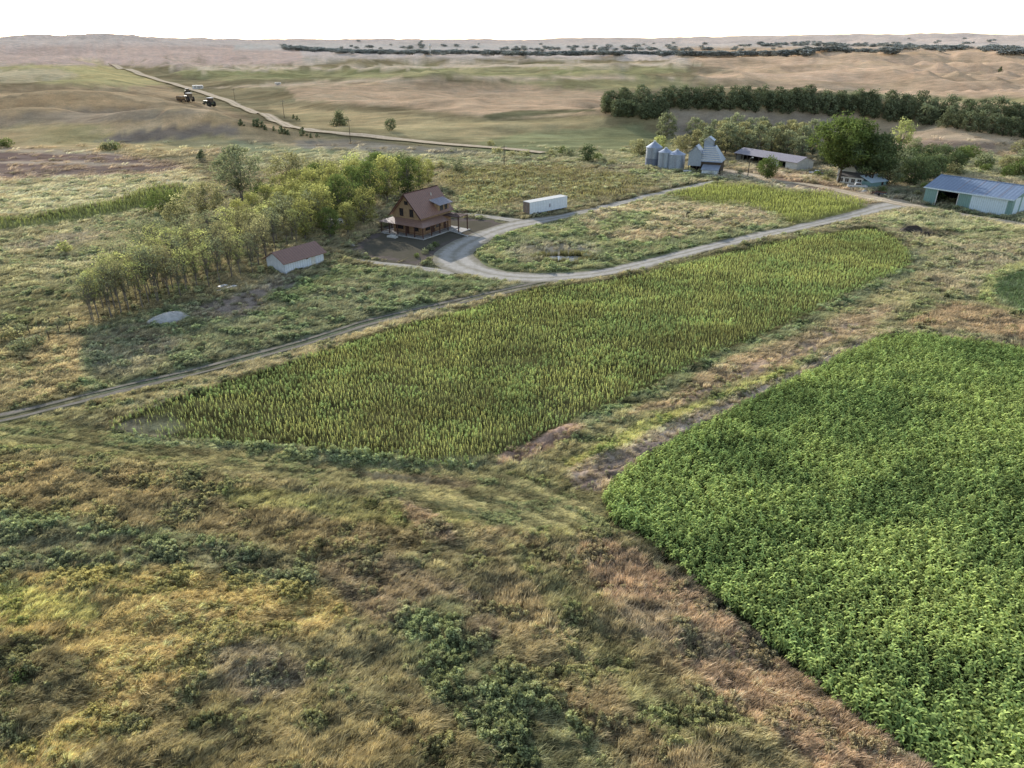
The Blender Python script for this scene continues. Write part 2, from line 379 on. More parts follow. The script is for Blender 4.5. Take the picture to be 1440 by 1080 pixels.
 ([(684,636),(700,620),(780,600),(830,590),(800,620),(740,650),(700,652)], (168,136,118),(148,120,104),3,4,1),
 ([(850,625),(900,600),(1000,565),(1100,520),(1150,515),(1060,560),(950,600),(880,650),(800,660),(780,650)], (160,160,66),(136,140,64),3,4,1),
 ([(796,690),(800,660),(840,640),(900,620),(960,590),(1040,555),(1100,530),(1160,500),(1210,474),(1250,464),(1260,474),(1180,508),(1120,538),(1060,566),(1000,598),(930,636),(862,680),(830,694)], (176,158,142),(154,138,122),3,4,1),
 ([(800,688),(830,660),(880,640),(940,612),(950,622),(870,672),(840,694)], (112,100,98),(130,112,100),3,3,.8),
 # crop floors
 (MIDCROP, (64,64,38),(78,76,42),2.5,3,1),
 ([(146,604),(180,588),(240,580),(260,600),(210,618)], (112,104,88),(96,96,72),3,4,.9),
 ([(690,660),(540,656),(330,634),(190,622),(180,614),(330,622),(480,634),(600,648),(680,640)], (116,122,86),(126,130,98),4,6,1),
 ([(1284,372),(1200,412),(1100,462),(1000,500),(900,553),(800,598),(830,602),(920,560),(1010,512),(1110,472),(1210,424),(1290,384)], (108,114,84),(92,102,70),3,4,.95),
 # mown turning place
 ([(-60,590),(80,588),(150,606),(200,622),(330,634),(480,648),(600,662),(700,660),(800,676),(850,700),(860,740),(800,760),(700,760),(620,730),(500,690),(350,668),(150,640),(-60,625)], (116,114,68),(130,124,76),3,5,1),
 ([(480,660),(600,668),(680,680),(640,690),(540,680)], (112,96,72),(120,106,76),3,4,.9),
 # foreground pasture
 ([(-80,640),(150,655),(350,690),(560,720),(640,760),(500,800),(300,760),(-80,720)], (138,120,80),(118,104,72),6,8,1),
 ([(-80,720),(200,750),(330,776),(450,810),(420,850),(250,826),(-80,832)], (90,92,74),(100,98,76),8,10,.85),
 ([(-80,706),(150,738),(320,770),(300,780),(120,752),(-80,735)], (98,104,76),(106,110,80),6,10,.9),
 ([(300,690),(450,695),(640,720),(660,742),(560,745),(400,722),(320,715)], (132,130,62),(112,112,60),5,8,.95),
 ([(-80,830),(60,812),(220,800),(420,830),(500,860),(450,900),(380,900),(260,920),(200,1000),(60,1100),(-80,1100)], (186,158,78),(160,138,74),6,10,1),
 ([(-80,830),(30,825),(140,850),(130,880),(40,880),(-80,870)], (172,164,60),(144,138,58),5,8,1),
 ([(200,850),(340,850),(470,885),(440,905),(300,900),(260,960),(150,1010),(100,980),(190,900)], (190,162,94),(168,144,82),6,10,.85),
 ([(-80,900),(60,900),(110,950),(100,1010),(0,1060),(-80,1060)], (92,88,64),(108,98,66),6,10,.95),
 ([(180,980),(420,970),(560,1000),(700,1040),(760,1100),(100,1110)], (130,114,72),(108,100,64),6,10,1),
 ([(280,920),(340,905),(420,925),(440,960),(400,985),(310,985)], (112,100,88),(98,88,78),9,12,.9),
 ([(420,800),(560,780),(700,860),(720,900),(600,900),(470,850)], (116,100,82),(104,92,78),6,10,1),
 ([(560,860),(640,850),(700,920),(760,980),(840,1040),(820,1110),(700,1100),(640,1000),(580,930)], (90,98,66),(104,106,72),14,18,.85),
 ([(640,740),(780,760),(860,830),(960,930),(1080,1020),(1180,1110),(900,1110),(760,960),(700,860)], (112,104,70),(128,110,80),6,10,1),
 ([(700,760),(800,820),(880,900),(960,980),(1000,1060),(940,1060),(860,960),(760,860)], (98,104,62),(118,112,70),6,10,.8),
 ([(560,700),(620,730),(640,770),(600,760),(560,730)], (136,112,98),(120,98,84),3,5,.9),
 # pink-brown grass bank beside the sorghum
 ([(820,755),(900,775),(1000,850),(1100,928),(1200,1005),(1300,1080),(1360,1130),(1180,1130),(1080,1030),(960,940),(880,860),(830,800)], (164,132,112),(138,110,92),5,8,1),
 ([(880,840),(940,850),(1010,900),(1040,940),(960,930),(890,880)], (128,112,94),(112,102,84),5,8,.8),
 ([(860,742),(905,775),(1000,855),(1100,937),(1200,1010),(1320,1110),(1380,1140),(1300,1082),(1170,985),(1050,880),(960,810)], (98,88,84),(84,78,72),3,3,.9),
 (SORGHUM, (46,52,30),(54,58,34),3,3,1),
]
BASE_A, BASE_B = srgb(122,112,78), srgb(106,102,72)
def paint(x, y, z, wob=1.0):
    px, py = project(x, y, z)
    D = np.sqrt(x*x+y*y)
    n1 = fbm(x/2.2, y/2.2, 51, 3)-0.5; n2 = fbm(x/2.2+50, y/2.2+9, 61, 3)-0.5
    n3 = fbm(x/9, y/9, 71, 3)-0.5; n4 = fbm(x/9+31, y/9, 81, 3)-0.5
    far = sstep(200, 420, D)
    m = fbm(x/5, y/4, 91, 4); mf = fbm(x/60, y/22, 92, 4)
    m = np.clip((m*(1-far)+mf*far-0.5)*2.6+0.5, 0, 1)[:, None]
    col = np.array(BASE_A)*(1-m)+np.array(BASE_B)*m
    for poly, ca, cb, soft, w, op in REG:
        P = np.array(poly, float)
        x0, y0 = P.min(0)-20; x1, y1 = P.max(0)+20
        sel = np.nonzero((px > x0) & (px < x1) & (py > y0) & (py < y1))[0]
        if not len(sel): continue
        qx = px[sel]+(n1[sel]*1.2+n3[sel]*2.6)*w*2.0*wob; qy = py[sel]+(n2[sel]*1.0+n4[sel]*2.0)*w*1.1*wob
        d = poly_sd(qx, qy, poly)
        k = (sstep(-soft, soft, d)*op)[:, None]
        c = np.array(srgb(*ca))*(1-m[sel])+np.array(srgb(*cb))*m[sel]
        col[sel] = col[sel]*(1-k)+c*k
    return col
FLOW = [(-260,640),(-60,690),(150,712),(350,745),(480,790),(600,865),(700,965),(800,1110),(860,1300)]
def flow(x, y):
    W = [flat(*p) for p in FLOW]; d = np.full(x.shape, 1e9); sg = np.zeros(x.shape); s0 = 0.0
    for (ax, ay), (bx, by) in zip(W[:-1], W[1:]):
        ex, ey = bx-ax, by-ay; L = math.hypot(ex, ey)
        t = np.clip(((x-ax)*ex+(y-ay)*ey)/(L*L), 0, 1); q = np.hypot(x-ax-ex*t, y-ay-ey*t); k = q < np.abs(d)
        d = np.where(k, np.where(ex*(y-ay)-ey*(x-ax) > 0, q, -q), d); sg = np.where(k, s0+L*t, sg); s0 += L
    return d, sg
def texture(x, y, col):
    """clump-scale light/dark variation on top of the land-use colour"""
    D = np.sqrt(x*x+y*y)
    s1 = fbm(x/1.1, y/0.8, 101, 4)-0.5; s2 = fbm(x/14, y/6, 111, 4)-0.5; s3 = fbm(x/70, y/16, 121, 4)-0.5
    nr = 1-sstep(90, 260, D)
    fd, fs = flow(x, y); fl = (fbm(fs/9, fd/1.3, 141, 4)-0.5)*(1-sstep(75, 130, D))
    v = 1+s1*1.3*nr+s2*0.4+fl*1.1+s3*(0.9*sstep(200, 500, D)-0.5*sstep(900, 1600, D))
    qx, qy = project(x, y); mw = sstep(-10, 14, poly_sd(qx, qy, MOWN)); md, ms = MOW(x, y)
    v = v*(1+mw*1.1*(fbm(ms/10, md/0.8, 151, 3)-0.5))
    hue = (fbm(x/6+80, y/5, 131, 3)-0.5)[:, None]*np.array([0.14, 0.02, -0.10])
    return np.clip(col*np.clip(v, 0.45, 1.6)[:, None]*(1+hue), 0, 1)

def finish(c, sat, gain):
    l = (c*np.array([0.3, 0.55, 0.15])).sum(1, keepdims=True)
    c = (l+(c-l)*sat)*np.array(gain); m = c.mean(1, keepdims=True)
    return np.clip(c*np.minimum(1, (0.42+0.25*np.tanh(np.maximum(m-0.42, 0)*2))/np.maximum(m, 1e-4)), 0, 0.9)
# ------------------------------------------------------------------ roads and tracks: centre lines (px, py, width m)
ROADS = {
 'gravel_drive': [(1262,288,8.5),(1240,292,7.5),(1222,297,5.2),(1180,308,4.4),(1100,325,4.2),(1000,347,4.2),(900,372,4.4),(850,383,4.8),(800,389,5),(750,391,5.2),(705,388,6),(672,381,7),(644,370,8.8),(638,357,8.2),(655,344,7),(682,331,6),(712,320,6.5),(745,313,7),(790,305,4.4),(860,289,3.8),(920,274,3.8),(975,262,3.6),(1005,255,3.4)],
 'gravel_spur': [(748,313,5),(715,309,3.6),(680,304,3.4),(652,301,3)],
 'yard_edge_path': [(640,384,4),(590,377,2.6),(540,371,2.2),(495,365,1.8)],
 'farmyard_road': [(1500,334,4.5),(1440,317,4.5),(1370,305,4.2),(1320,296,4.4),(1280,289,6),(1240,281,7),(1200,273,5),(1150,262,4.5),(1100,256,4),(1070,250,7),(1040,244,8),(1010,239,6),(996,236,5)],
 'county_road': [(150,91,8),(168,96,11),(195,104,10),(225,114,8),(262,124,8),(285,131,7.5),(330,147,6.5),(385,169,7),(430,182,7),(475,188,7),(520,192,7),(570,198,6.5),(620,203,6),(670,207,5.5),(720,211,5.5),(764,216,5)],
}
def resample(pts, step):
    P = [np.array(p, float) for p in pts]; out = []
    P = [P[0]*2-P[1]]+P+[P[-1]*2-P[-2]]
    for i in range(1, len(P)-2):
        a, b, c, d = P[i-1], P[i], P[i+1], P[i+2]
        n = max(2, int(np.linalg.norm((c-b)[:2])/step))
        for k in range(n):
            t = k/n
            out.append(0.5*((2*b)+(c-a)*t+(2*a-5*b+4*c-d)*t*t+(3*b-a-3*c+d)*t**3))
    out.append(P[-2]); return np.array(out)
def world_line(pts):
    r = []
    for px, py, w in pts:
        p = at(px, py); r.append((p.x, p.y, w))
    return r
import time; _t=time.time()
ROADW = {k: world_line(v) for k, v in ROADS.items()}

TRACKC = [(-60,598,2),(0,588,2),(70,572,2),(170,547,2),(240,531,2),(300,516,2),(420,484,2),(480,465,2),(520,453,2),(600,434,2),(650,423,2),(700,412,2),(745,402,2),(780,394,2)]
TRW = world_line(TRACKC)
BR = world_line([(612,430,1),(640,422,1),(657,412,1),(662,402,1),(655,392,1),(648,386,1)])
def line_dist(x, y, L):
    P = resample(L, 7.0)[:, :3]; d = np.full(x.shape, 1e9); w = np.zeros(x.shape)
    for i in range(len(P)-1):
        ax, ay, aw = P[i]; bx, by, bw = P[i+1]
        ex, ey = bx-ax, by-ay; t = np.clip(((x-ax)*ex+(y-ay)*ey)/(ex*ex+ey*ey+1e-9), 0, 1)
        q = np.hypot(x-ax-ex*t, y-ay-ey*t); s = q < d
        d = np.where(s, q, d); w = np.where(s, aw+(bw-aw)*t, w)
    return d, w
def road_clear(x, y):
    """0 on roads and tracks, 1 away from them"""
    k = np.ones(x.shape)
    for L in ROADW.values():
        d, w = line_dist(x, y, L); k = np.minimum(k, sstep(0, 1.4, d-w*0.5-(3.5 if L is ROADW['county_road'] else 0)))
    d, w = line_dist(x, y, TRW); k = np.minimum(k, sstep(0, 0.8, d-1.5))
    return k
POOL = [(764,358),(800,354),(826,360),(822,371),(786,374),(764,368)]
MOWN = [(-60,590),(80,588),(150,606),(330,636),(480,650),(600,662),(700,662),(800,680),(850,700),(862,745),(800,765),(700,755),(600,715),(500,690),(350,668),(150,640),(-60,628)]
MOWL = resample([(*flat(*p), 0) for p in [(-300,560),(-60,600),(150,630),(330,655),(480,672),(600,684),(700,705),(800,745),(900,830)]], 5.0)
def MOW(x, y):
    d = np.full(x.shape, 1e9); sg = np.zeros(x.shape); s0 = 0.0
    for i in range(len(MOWL)-1):
        ax, ay = MOWL[i][:2]; bx, by = MOWL[i+1][:2]; ex, ey = bx-ax, by-ay; L = math.hypot(ex, ey)
        t = np.clip(((x-ax)*ex+(y-ay)*ey)/(L*L), 0, 1); q = np.hypot(x-ax-ex*t, y-ay-ey*t); k = q < np.abs(d)
        sd = np.where(ex*(y-ay)-ey*(x-ax) > 0, q, -q); d = np.where(k, sd, d); sg = np.where(k, s0+L*t, sg); s0 += L
    return d, sg
def relief(x, y, px, py):
    """clump-scale relief of the pasture, flattened on roads and crops by the caller"""
    D = np.hypot(x, y)
    r = (fbm(x/3.1, y/2.2, 201, 4)-0.5)*0.75*(1-sstep(120, 330, D))+(fbm(x/12, y/7, 205, 3)-0.5)*0.9*(1-sstep(300, 520, D))
    c = fbm(x/1.15, y/0.85, 207, 3); r = r+(np.abs(c-0.5)*-1.6+0.25)*0.55*(1-sstep(60, 170, D))
    r = r+(fbm(x/5.5, y/2.6, 209, 3)-0.5)*0.9*(1-sstep(90, 300, D))
    d, s_ = MOW(x, y)
    mw = sstep(-10, 14, poly_sd(px, py, MOWN)); st = fbm(s_/9, d/0.75, 211, 3)-0.5
    return r*(1-0.75*mw)+mw*st*0.55
def polar_grid():
    az = [0.0]; a = 0
    fine = math.radians(0.105)
    half = math.radians(41)
    A = list(np.arange(-half, half+1e-6, fine))
    extra = list(np.linspace(half, 2*math.pi-half, 70))[1:-1]
    A = np.array(A+extra)
    rows = []
    py = 1500.0
    R = [0.5, 3, 8, 13, 18]
    for py in np.arange(1180, 300, -2.2): R.append(flat(720, py)[1])
    for py in np.arange(300, 75, -0.9): R.append(flat(720, py)[1])
    r = R[-1]
    while r < 9800: r *= 1.012; R.append(r)
    for r in (10500, 12000, 15000, 20000): R.append(r)
    return A, np.array(R)
def build_ground():
    A, R = polar_grid(); na, nr = len(A), len(R)
    aa, rr = np.meshgrid(A, R)
    x = (np.sin(aa)*rr).ravel(); y = (np.cos(aa)*rr).ravel()
    z = height(x, y); px, py = project(x, y, z)
    near = (np.hypot(x, y) < 560) & (px > -150) & (px < 1600)
    rc = np.ones(len(x)); rc[near] = road_clear(x[near], y[near])
    crop = np.ones(len(x))
    for P in (SORGHUM, MIDCROP): crop = np.minimum(crop, 1-sstep(-4, 6, poly_sd(px, py, P)))
    rl = relief(x, y, px, py)*rc*(0.25+0.75*crop)
    flatyard = 1-sstep(-6, 2, poly_sd(px, py, [(480,345),(545,310),(600,292),(700,300),(700,330),(600,375),(540,372)]))
    flatyard *= 1-sstep(-8, 2, poly_sd(px, py, POOL))
    z2 = z+rl*flatyard-0.35*(1-rc)*(np.hypot(x, y) > 380)*0-0.02
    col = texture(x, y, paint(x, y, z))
    dry = sstep(260, 420, np.hypot(x, y))[:, None]; col = col*(1+dry*np.array([0.13, 0.03, 0.06]))
    # wheel tracks and road verges are trodden paler
    d, w = line_dist(x[near], y[near], TRW)
    c = col[near]
    n = fbm(x[near]/1.4, y[near]/1.4, 301, 3)
    k = (np.exp(-((np.abs(d)-0.0)/0.5)**2)*0)[:, None]
    col[near] = c
    V = np.stack([x, y, z2], 1)
    i = np.arange(nr-1)[:, None]*na; j = np.arange(na)[None, :]; j2 = (j+1) % na
    F = np.stack([i+j, i+na+j, i+na+j2, i+j2], -1).reshape(-1, 4)
    m, nt, out = new_mat('ground_cover')
    b = N(nt, 'ShaderNodeBsdfDiffuse'); b.inputs['Roughness'].default_value = 0.6
    pc = N(nt, 'ShaderNodeAttribute', attribute_name='paint').outputs['Color']
    geo = N(nt, 'ShaderNodeNewGeometry').outputs['Position']
    n1 = noise(nt, geo, 3.5, 5, 0.65)
    mp = N(nt, 'ShaderNodeMapping'); mp.inputs['Scale'].default_value = (0.35, 1.0, 1.0); mp.inputs['Rotation'].default_value = (0, 0, 0.2)
    nt.links.new(geo, mp.inputs[0])
    n2 = noise(nt, mp.outputs[0], 0.22, 6, 0.7); n3 = noise(nt, mp.outputs[0], 0.025, 6, 0.72)
    v1 = ramp(nt, n1, 0.3, 0.7, 0.62, 1.38); v2 = ramp(nt, n2, 0.3, 0.7, 0.72, 1.28); v3 = ramp(nt, n3, 0.3, 0.7, 0.88, 1.1)
    def mul(a, b_):
        q = N(nt, 'ShaderNodeMath', operation='MULTIPLY'); nt.links.new(a, q.inputs[0]); nt.links.new(b_, q.inputs[1]); return q.outputs[0]
    v = mul(mul(v1, v2), v3)
    cb = N(nt, 'ShaderNodeVectorMath', operation='SCALE'); nt.links.new(pc, cb.inputs[0]); nt.links.new(v, cb.inputs['Scale'])
    nt.links.new(cb.outputs[0], b.inputs[0])
    bp = N(nt, 'ShaderNodeBump'); bp.inputs['Distance'].default_value = 0.35; bp.inputs['Strength'].default_value = 0.7
    nt.links.new(n2, bp.inputs['Height'])
    bp2 = N(nt, 'ShaderNodeBump'); bp2.inputs['Distance'].default_value = 0.10; bp2.inputs['Strength'].default_value = 0.8
    nt.links.new(n1, bp2.inputs['Height']); nt.links.new(bp.outputs[0], bp2.inputs['Normal'])
    bp3 = N(nt, 'ShaderNodeBump'); bp3.inputs['Distance'].default_value = 2.0; bp3.inputs['Strength'].default_value = 0.25
    nt.links.new(n3, bp3.inputs['Height']); nt.links.new(bp2.outputs[0], bp3.inputs['Normal'])
    nt.links.new(bp3.outputs[0], b.inputs['Normal']); nt.links.new(b.outputs[0], out.inputs[0])
    me = np_mesh('ground', V, F, {'paint': ('FLOAT_COLOR', finish(col, 0.74, GAIN))}, m, True)
    o = link(bpy.data.objects.new('ground', me)); tag(o, kind='structure')
    return o
GAIN = (1.80, 1.68, 1.45)
import time; _t=time.time(); build_ground()

# ---- gravel and dirt sheets
def gravel_mat(name, a, b, c):
    m, nt, out = new_mat(name)
    bs = N(nt, 'ShaderNodeBsdfDiffuse'); geo = N(nt, 'ShaderNodeNewGeometry').outputs['Position']
    col = mixc(nt, a, b, ramp(nt, noise(nt, geo, 0.5, 6, 0.65), 0.35, 0.65))
    col = mixc(nt, col, c, ramp(nt, noise(nt, geo, 4, 4, 0.7), 0.5, 0.75, 0, 0.6))
    ed = N(nt, 'ShaderNodeAttribute', attribute_name='edge').outputs['Fac']
    ad = N(nt, 'ShaderNodeMath', operation='ADD'); nt.links.new(ed, ad.inputs[0]); nt.links.new(ramp(nt, noise(nt, geo, 0.9, 4), 0.3, 0.7, -0.3, 0.3), ad.inputs[1])
    col = mixc(nt, col, c, ramp(nt, ad.outputs[0], 0.55, 1.1, 0, 0.9))
    rt_ = N(nt, 'ShaderNodeMath', operation='SUBTRACT'); nt.links.new(ed, rt_.inputs[0]); rt_.inputs[1].default_value = 0.42
    ab = N(nt, 'ShaderNodeMath', operation='ABSOLUTE'); nt.links.new(rt_.outputs[0], ab.inputs[0])
    nz = N(nt, 'ShaderNodeMath', operation='ADD'); nt.links.new(ab.outputs[0], nz.inputs[0]); nt.links.new(ramp(nt, noise(nt, geo, 0.7, 4), 0.3, 0.7, -0.12, 0.12), nz.inputs[1])
    col = mixc(nt, col, c, ramp(nt, nz.outputs[0], 0.16, 0.40, 0, 0.6))
    nt.links.new(col, bs.inputs[0])
    bp = N(nt, 'ShaderNodeBump'); bp.inputs['Distance'].default_value = 0.06
    nt.links.new(noise(nt, geo, 6, 4), bp.inputs['Height']); nt.links.new(bp.outputs[0], bs.inputs['Normal'])
    nt.links.new(bs.outputs[0], out.inputs[0]); return m
GRAVEL = gravel_mat('pale_gravel', srgb(188,182,172), srgb(170,164,154), srgb(134,128,110))
YELLOWG = gravel_mat('yellow_gravel', srgb(206,190,168), srgb(184,168,146), srgb(150,138,110))
DIRT = gravel_mat('bare_dirt', srgb(112,102,96), srgb(98,90,84), srgb(90,88,70))
RUT = gravel_mat('rutted_dirt', srgb(142,134,124), srgb(122,116,106), srgb(94,96,70))
def ribbon(name, L, mat, step=2.0, lift=0.05, wob=0.5, ns=7, seed=1, kind='structure', off=None):
    P = resample(L, step); n = len(P)
    T = np.gradient(P[:, :2], axis=0); T /= np.linalg.norm(T, axis=1)[:, None]+1e-9
    Nn = np.stack([-T[:, 1], T[:, 0]], 1); s = np.arange(n)*step
    wl = (fbm(s/5, s*0+seed, 400+seed, 3)-0.5)*wob*2; wr = (fbm(s/5, s*0+seed+7, 500+seed, 3)-0.5)*wob*2
    V = []; E = []
    for j in range(ns):
        u = j/(ns-1)*2-1
        hw = P[:, 2]*0.5+np.where(u > 0, wl, wr)*abs(u)
        c = P[:, :2]+Nn*(u*hw)[:, None]
        if off: c = c+Nn*off
        D = np.hypot(c[:, 0], c[:, 1])
        if name == 'county_road': lift = 0.45
        V.append(np.stack([c[:, 0], c[:, 1], height(c[:, 0], c[:, 1])+lift+sstep(330, 900, D)*0.5], 1)); E.append(np.full(n, abs(u)))
    V = np.stack(V, 1).reshape(-1, 3); E = np.stack(E, 1).ravel()
    i = np.arange(n-1)[:, None]*ns; j = np.arange(ns-1)[None, :]
    F = np.stack([i+j, i+j+1, i+ns+j+1, i+ns+j], -1).reshape(-1, 4)
    me = np_mesh(name, V, F, {'edge': ('FLOAT', E)}, mat, True)
    return tag(link(bpy.data.objects.new(name, me)), kind=kind)
ribbon('gravel_road', ROADW['gravel_drive'], GRAVEL, lift=0.06, wob=0.9, seed=1)
ribbon('gravel_path', ROADW['gravel_spur'], GRAVEL, lift=0.052, wob=0.7, seed=2)
ribbon('gravel_path', ROADW['yard_edge_path'], GRAVEL, lift=0.048, wob=0.8, seed=3)
ribbon('farmyard_road', ROADW['farmyard_road'], YELLOWG, lift=0.07, wob=1.3, seed=4)
ribbon('county_road', ROADW['county_road'], YELLOWG, lift=0.12, wob=0.6, seed=5)
ribbon('farm_track', [(x, y, 0.95) for x, y, w in TRW], RUT, step=1.0, lift=0.055, wob=0.4, ns=4, seed=6, off=0.85)
ribbon('farm_track', [(x, y, 0.95) for x, y, w in TRW], RUT, step=1.0, lift=0.055, wob=0.4, ns=4, seed=7, off=-0.85)
ribbon('farm_track', [(x, y, 0.5) for x, y, w in BR], DIRT, step=1.0, lift=0.045, wob=0.15, ns=4, seed=8, off=0.8)
ribbon('farm_track', [(x, y, 0.5) for x, y, w in BR], DIRT, step=1.0, lift=0.045, wob=0.15, ns=4, seed=9, off=-0.8)
def patch(name, poly, mat, lift, step=0.8, wob=1.6):
    """an irregular level sheet inside an outline"""
    P = np.array([tuple(at(*p)[:2]) for p in poly])
    x0, y0 = P.min(0)-2; x1, y1 = P.max(0)+2
    X, Y = np.meshgrid(np.arange(x0, x1, step), np.arange(y0, y1, step))
    x = X.ravel(); y = Y.ravel()
    d = poly_sd(x+(fbm(x/3, y/3, 601, 3)-0.5)*wob*2, y+(fbm(x/3+9, y/3, 602, 3)-0.5)*wob*2, P)
    ny, nx = X.shape
    V = np.stack([x, y, height(x, y)+lift], 1)
    i = np.arange(ny-1)[:, None]*nx; j = np.arange(nx-1)[None, :]
    F = np.stack([i+j, i+j+1, i+nx+j+1, i+nx+j], -1).reshape(-1, 4)
    F = F[(d[F] > 0).all(1)]
    me = np_mesh(name, V, F, {'edge': ('FLOAT', np.clip(1-d/4, 0, 1))}, mat, True)
    return tag(link(bpy.data.objects.new(name, me)), kind='structure')
patch('dirt_yard', [(478,356),(488,345),(520,326),(548,312),(600,300),(640,306),(700,308),(716,314),(690,327),(655,341),(628,354),(608,372),(588,377),(540,369),(500,362)], DIRT, 0.035)

# ------------------------------------------------------------------ light, sky, camera
w = bpy.data.worlds.new('World'); bpy.context.scene.world = w; w.use_nodes = True
nt = w.node_tree; nt.nodes.clear()
sky = nt.nodes.new('ShaderNodeTexSky'); sky.sky_type = 'NISHITA'; sky.sun_disc = False
sky.sun_elevation = SUN_EL; sky.sun_rotation = SUN_AZ; sky.air_density = 1.0; sky.dust_density = 0.6; sky.ozone_density = 1.0; sky.altitude = 500
bg = nt.nodes.new('ShaderNodeBackground'); bg.inputs[1].default_value = 0.25
ow = nt.nodes.new('ShaderNodeOutputWorld'); hs = nt.nodes.new('ShaderNodeHueSaturation'); hs.inputs['Saturation'].default_value = 0.75; nt.links.new(sky.outputs[0], hs.inputs['Color']); nt.links.new(hs.outputs[0], bg.inputs[0]); nt.links.new(bg.outputs[0], ow.inputs[0])
sd = bpy.data.lights.new('sun', 'SUN'); sd.energy = 6.2; sd.angle = math.radians(0.6); sd.color = (1.0, 0.945, 0.87)
so = bpy.data.objects.new('sun', sd); C.objects.link(so)
sdir = Vector((math.sin(SUN_AZ)*math.cos(SUN_EL), math.cos(SUN_AZ)*math.cos(SUN_EL), math.sin(SUN_EL)))
so.rotation_euler = sdir.to_track_quat('Z', 'Y').to_euler()
cd = bpy.data.cameras.new('camera'); cd.sensor_width = 36; cd.lens = 25.0; cd.clip_start = 0.5; cd.clip_end = 40000
co = bpy.data.objects.new('camera', cd); C.objects.link(co); co.location = (0, 0, H)
co.rotation_euler = (math.pi/2-TH, 0, 0); bpy.context.scene.camera = co
sc = bpy.context.scene
sc.view_settings.view_transform = 'Standard'; sc.view_settings.look = 'None'; sc.view_settings.exposure = 0; sc.view_settings.gamma = 1

sc.cycles.max_bounces = 5; sc.cycles.diffuse_bounces = 2; sc.cycles.transmission_bounces = 3; sc.cycles.glossy_bounces = 2; sc.cycles.transparent_max_bounces = 4
# ------------------------------------------------------------------ small plants
class Leaves:
    """collects narrow leaf strips; each vertex carries a shade colour"""
    def __init__(s): s.V = []; s.F = []; s.S = []
    def strip(s, pts, widths, side, shade0, shade1):
        n = len(s.V); side = Vector(side).normalized()
        m = len(pts)
        for i, (p, w) in enumerate(zip(pts, widths)):
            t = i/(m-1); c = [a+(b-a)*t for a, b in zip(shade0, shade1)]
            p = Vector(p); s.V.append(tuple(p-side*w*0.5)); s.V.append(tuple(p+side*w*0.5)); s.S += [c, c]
        for i in range(m-1):
            k = n+2*i; s.F.append((k, k+1, k+3, k+2))
    def quad(s, c, u, v, sh):
        n = len(s.V); c = Vector(c); u = Vector(u); v = Vector(v)
        s.V += [tuple(c-u), tuple(c-v*0.6+u*0.1), tuple(c+u), tuple(c+v*0.6+u*0.1)]; s.S += [sh]*4; s.F.append((n, n+1, n+2, n+3))
    def mesh(s, name, mat): return np_mesh(name, s.V, s.F, {'shade': ('FLOAT_COLOR', s.S)}, mat)
def rnd_dir(r):
    while True:
        v = Vector((r.uniform(-1, 1), r.uniform(-1, 1), r.uniform(-1, 1)))
        if 0.1 < v.length < 1: return v.normalized()
def proto_grass(seed, mat, nb=20, h=0.42, rad=0.24, lean=0.25, w=0.035):
    r = random.Random(seed); L = Leaves()
    for i in range(nb):
        a = r.uniform(0, 6.28); q = rad*math.sqrt(r.random()); hh = h*r.uniform(0.55, 1.2)
        b = Vector((q*math.cos(a), q*math.sin(a), -0.04)); ln = lean*r.uniform(0.4, 1.5); sp = r.uniform(0, 0.13)
        d = Vector((ln+math.cos(a)*sp, math.sin(a)*sp+r.uniform(-0.06, 0.06), 0))
        pts = [b, b+d*0.25+Vector((0, 0, hh*0.55)), b+d*0.75+Vector((0, 0, hh*0.92)), b+d*1.35+Vector((0, 0, hh))]
        g = r.uniform(0.75, 1.25); az = r.uniform(0, 3.14)
        L.strip(pts, [w, w*1.05, w*0.8, w*0.2], (math.cos(az), math.sin(az), 0), (0.45*g,)*3, (1.25*g, 1.22*g, 1.1*g))  # blades painted darker at the base, as shade between them
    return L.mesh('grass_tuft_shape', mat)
def proto_forb(seed, mat, n=56, rad=0.27, h=0.42, ls=0.085):
    r = random.Random(seed); L = Leaves()
    for i in range(n):
        a = r.uniform(0, 6.28); t = r.random()**0.6; q = rad*math.sqrt(r.random())*(1-0.35*t)
        c = Vector((q*math.cos(a), q*math.sin(a), h*t*(0.75+0.35*math.cos(q*5))))
        u = (rnd_dir(r)+Vector((math.cos(a), math.sin(a), 0.5))*0.5).normalized(); v = u.cross(rnd_dir(r)).normalized()
        s_ = ls*r.uniform(0.6, 1.3); g = (0.45+0.75*t)*r.uniform(0.75, 1.25)  # lower leaves darkened, shade painted into the clump
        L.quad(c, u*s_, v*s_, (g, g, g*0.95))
    return L.mesh('weed_clump_shape', mat)
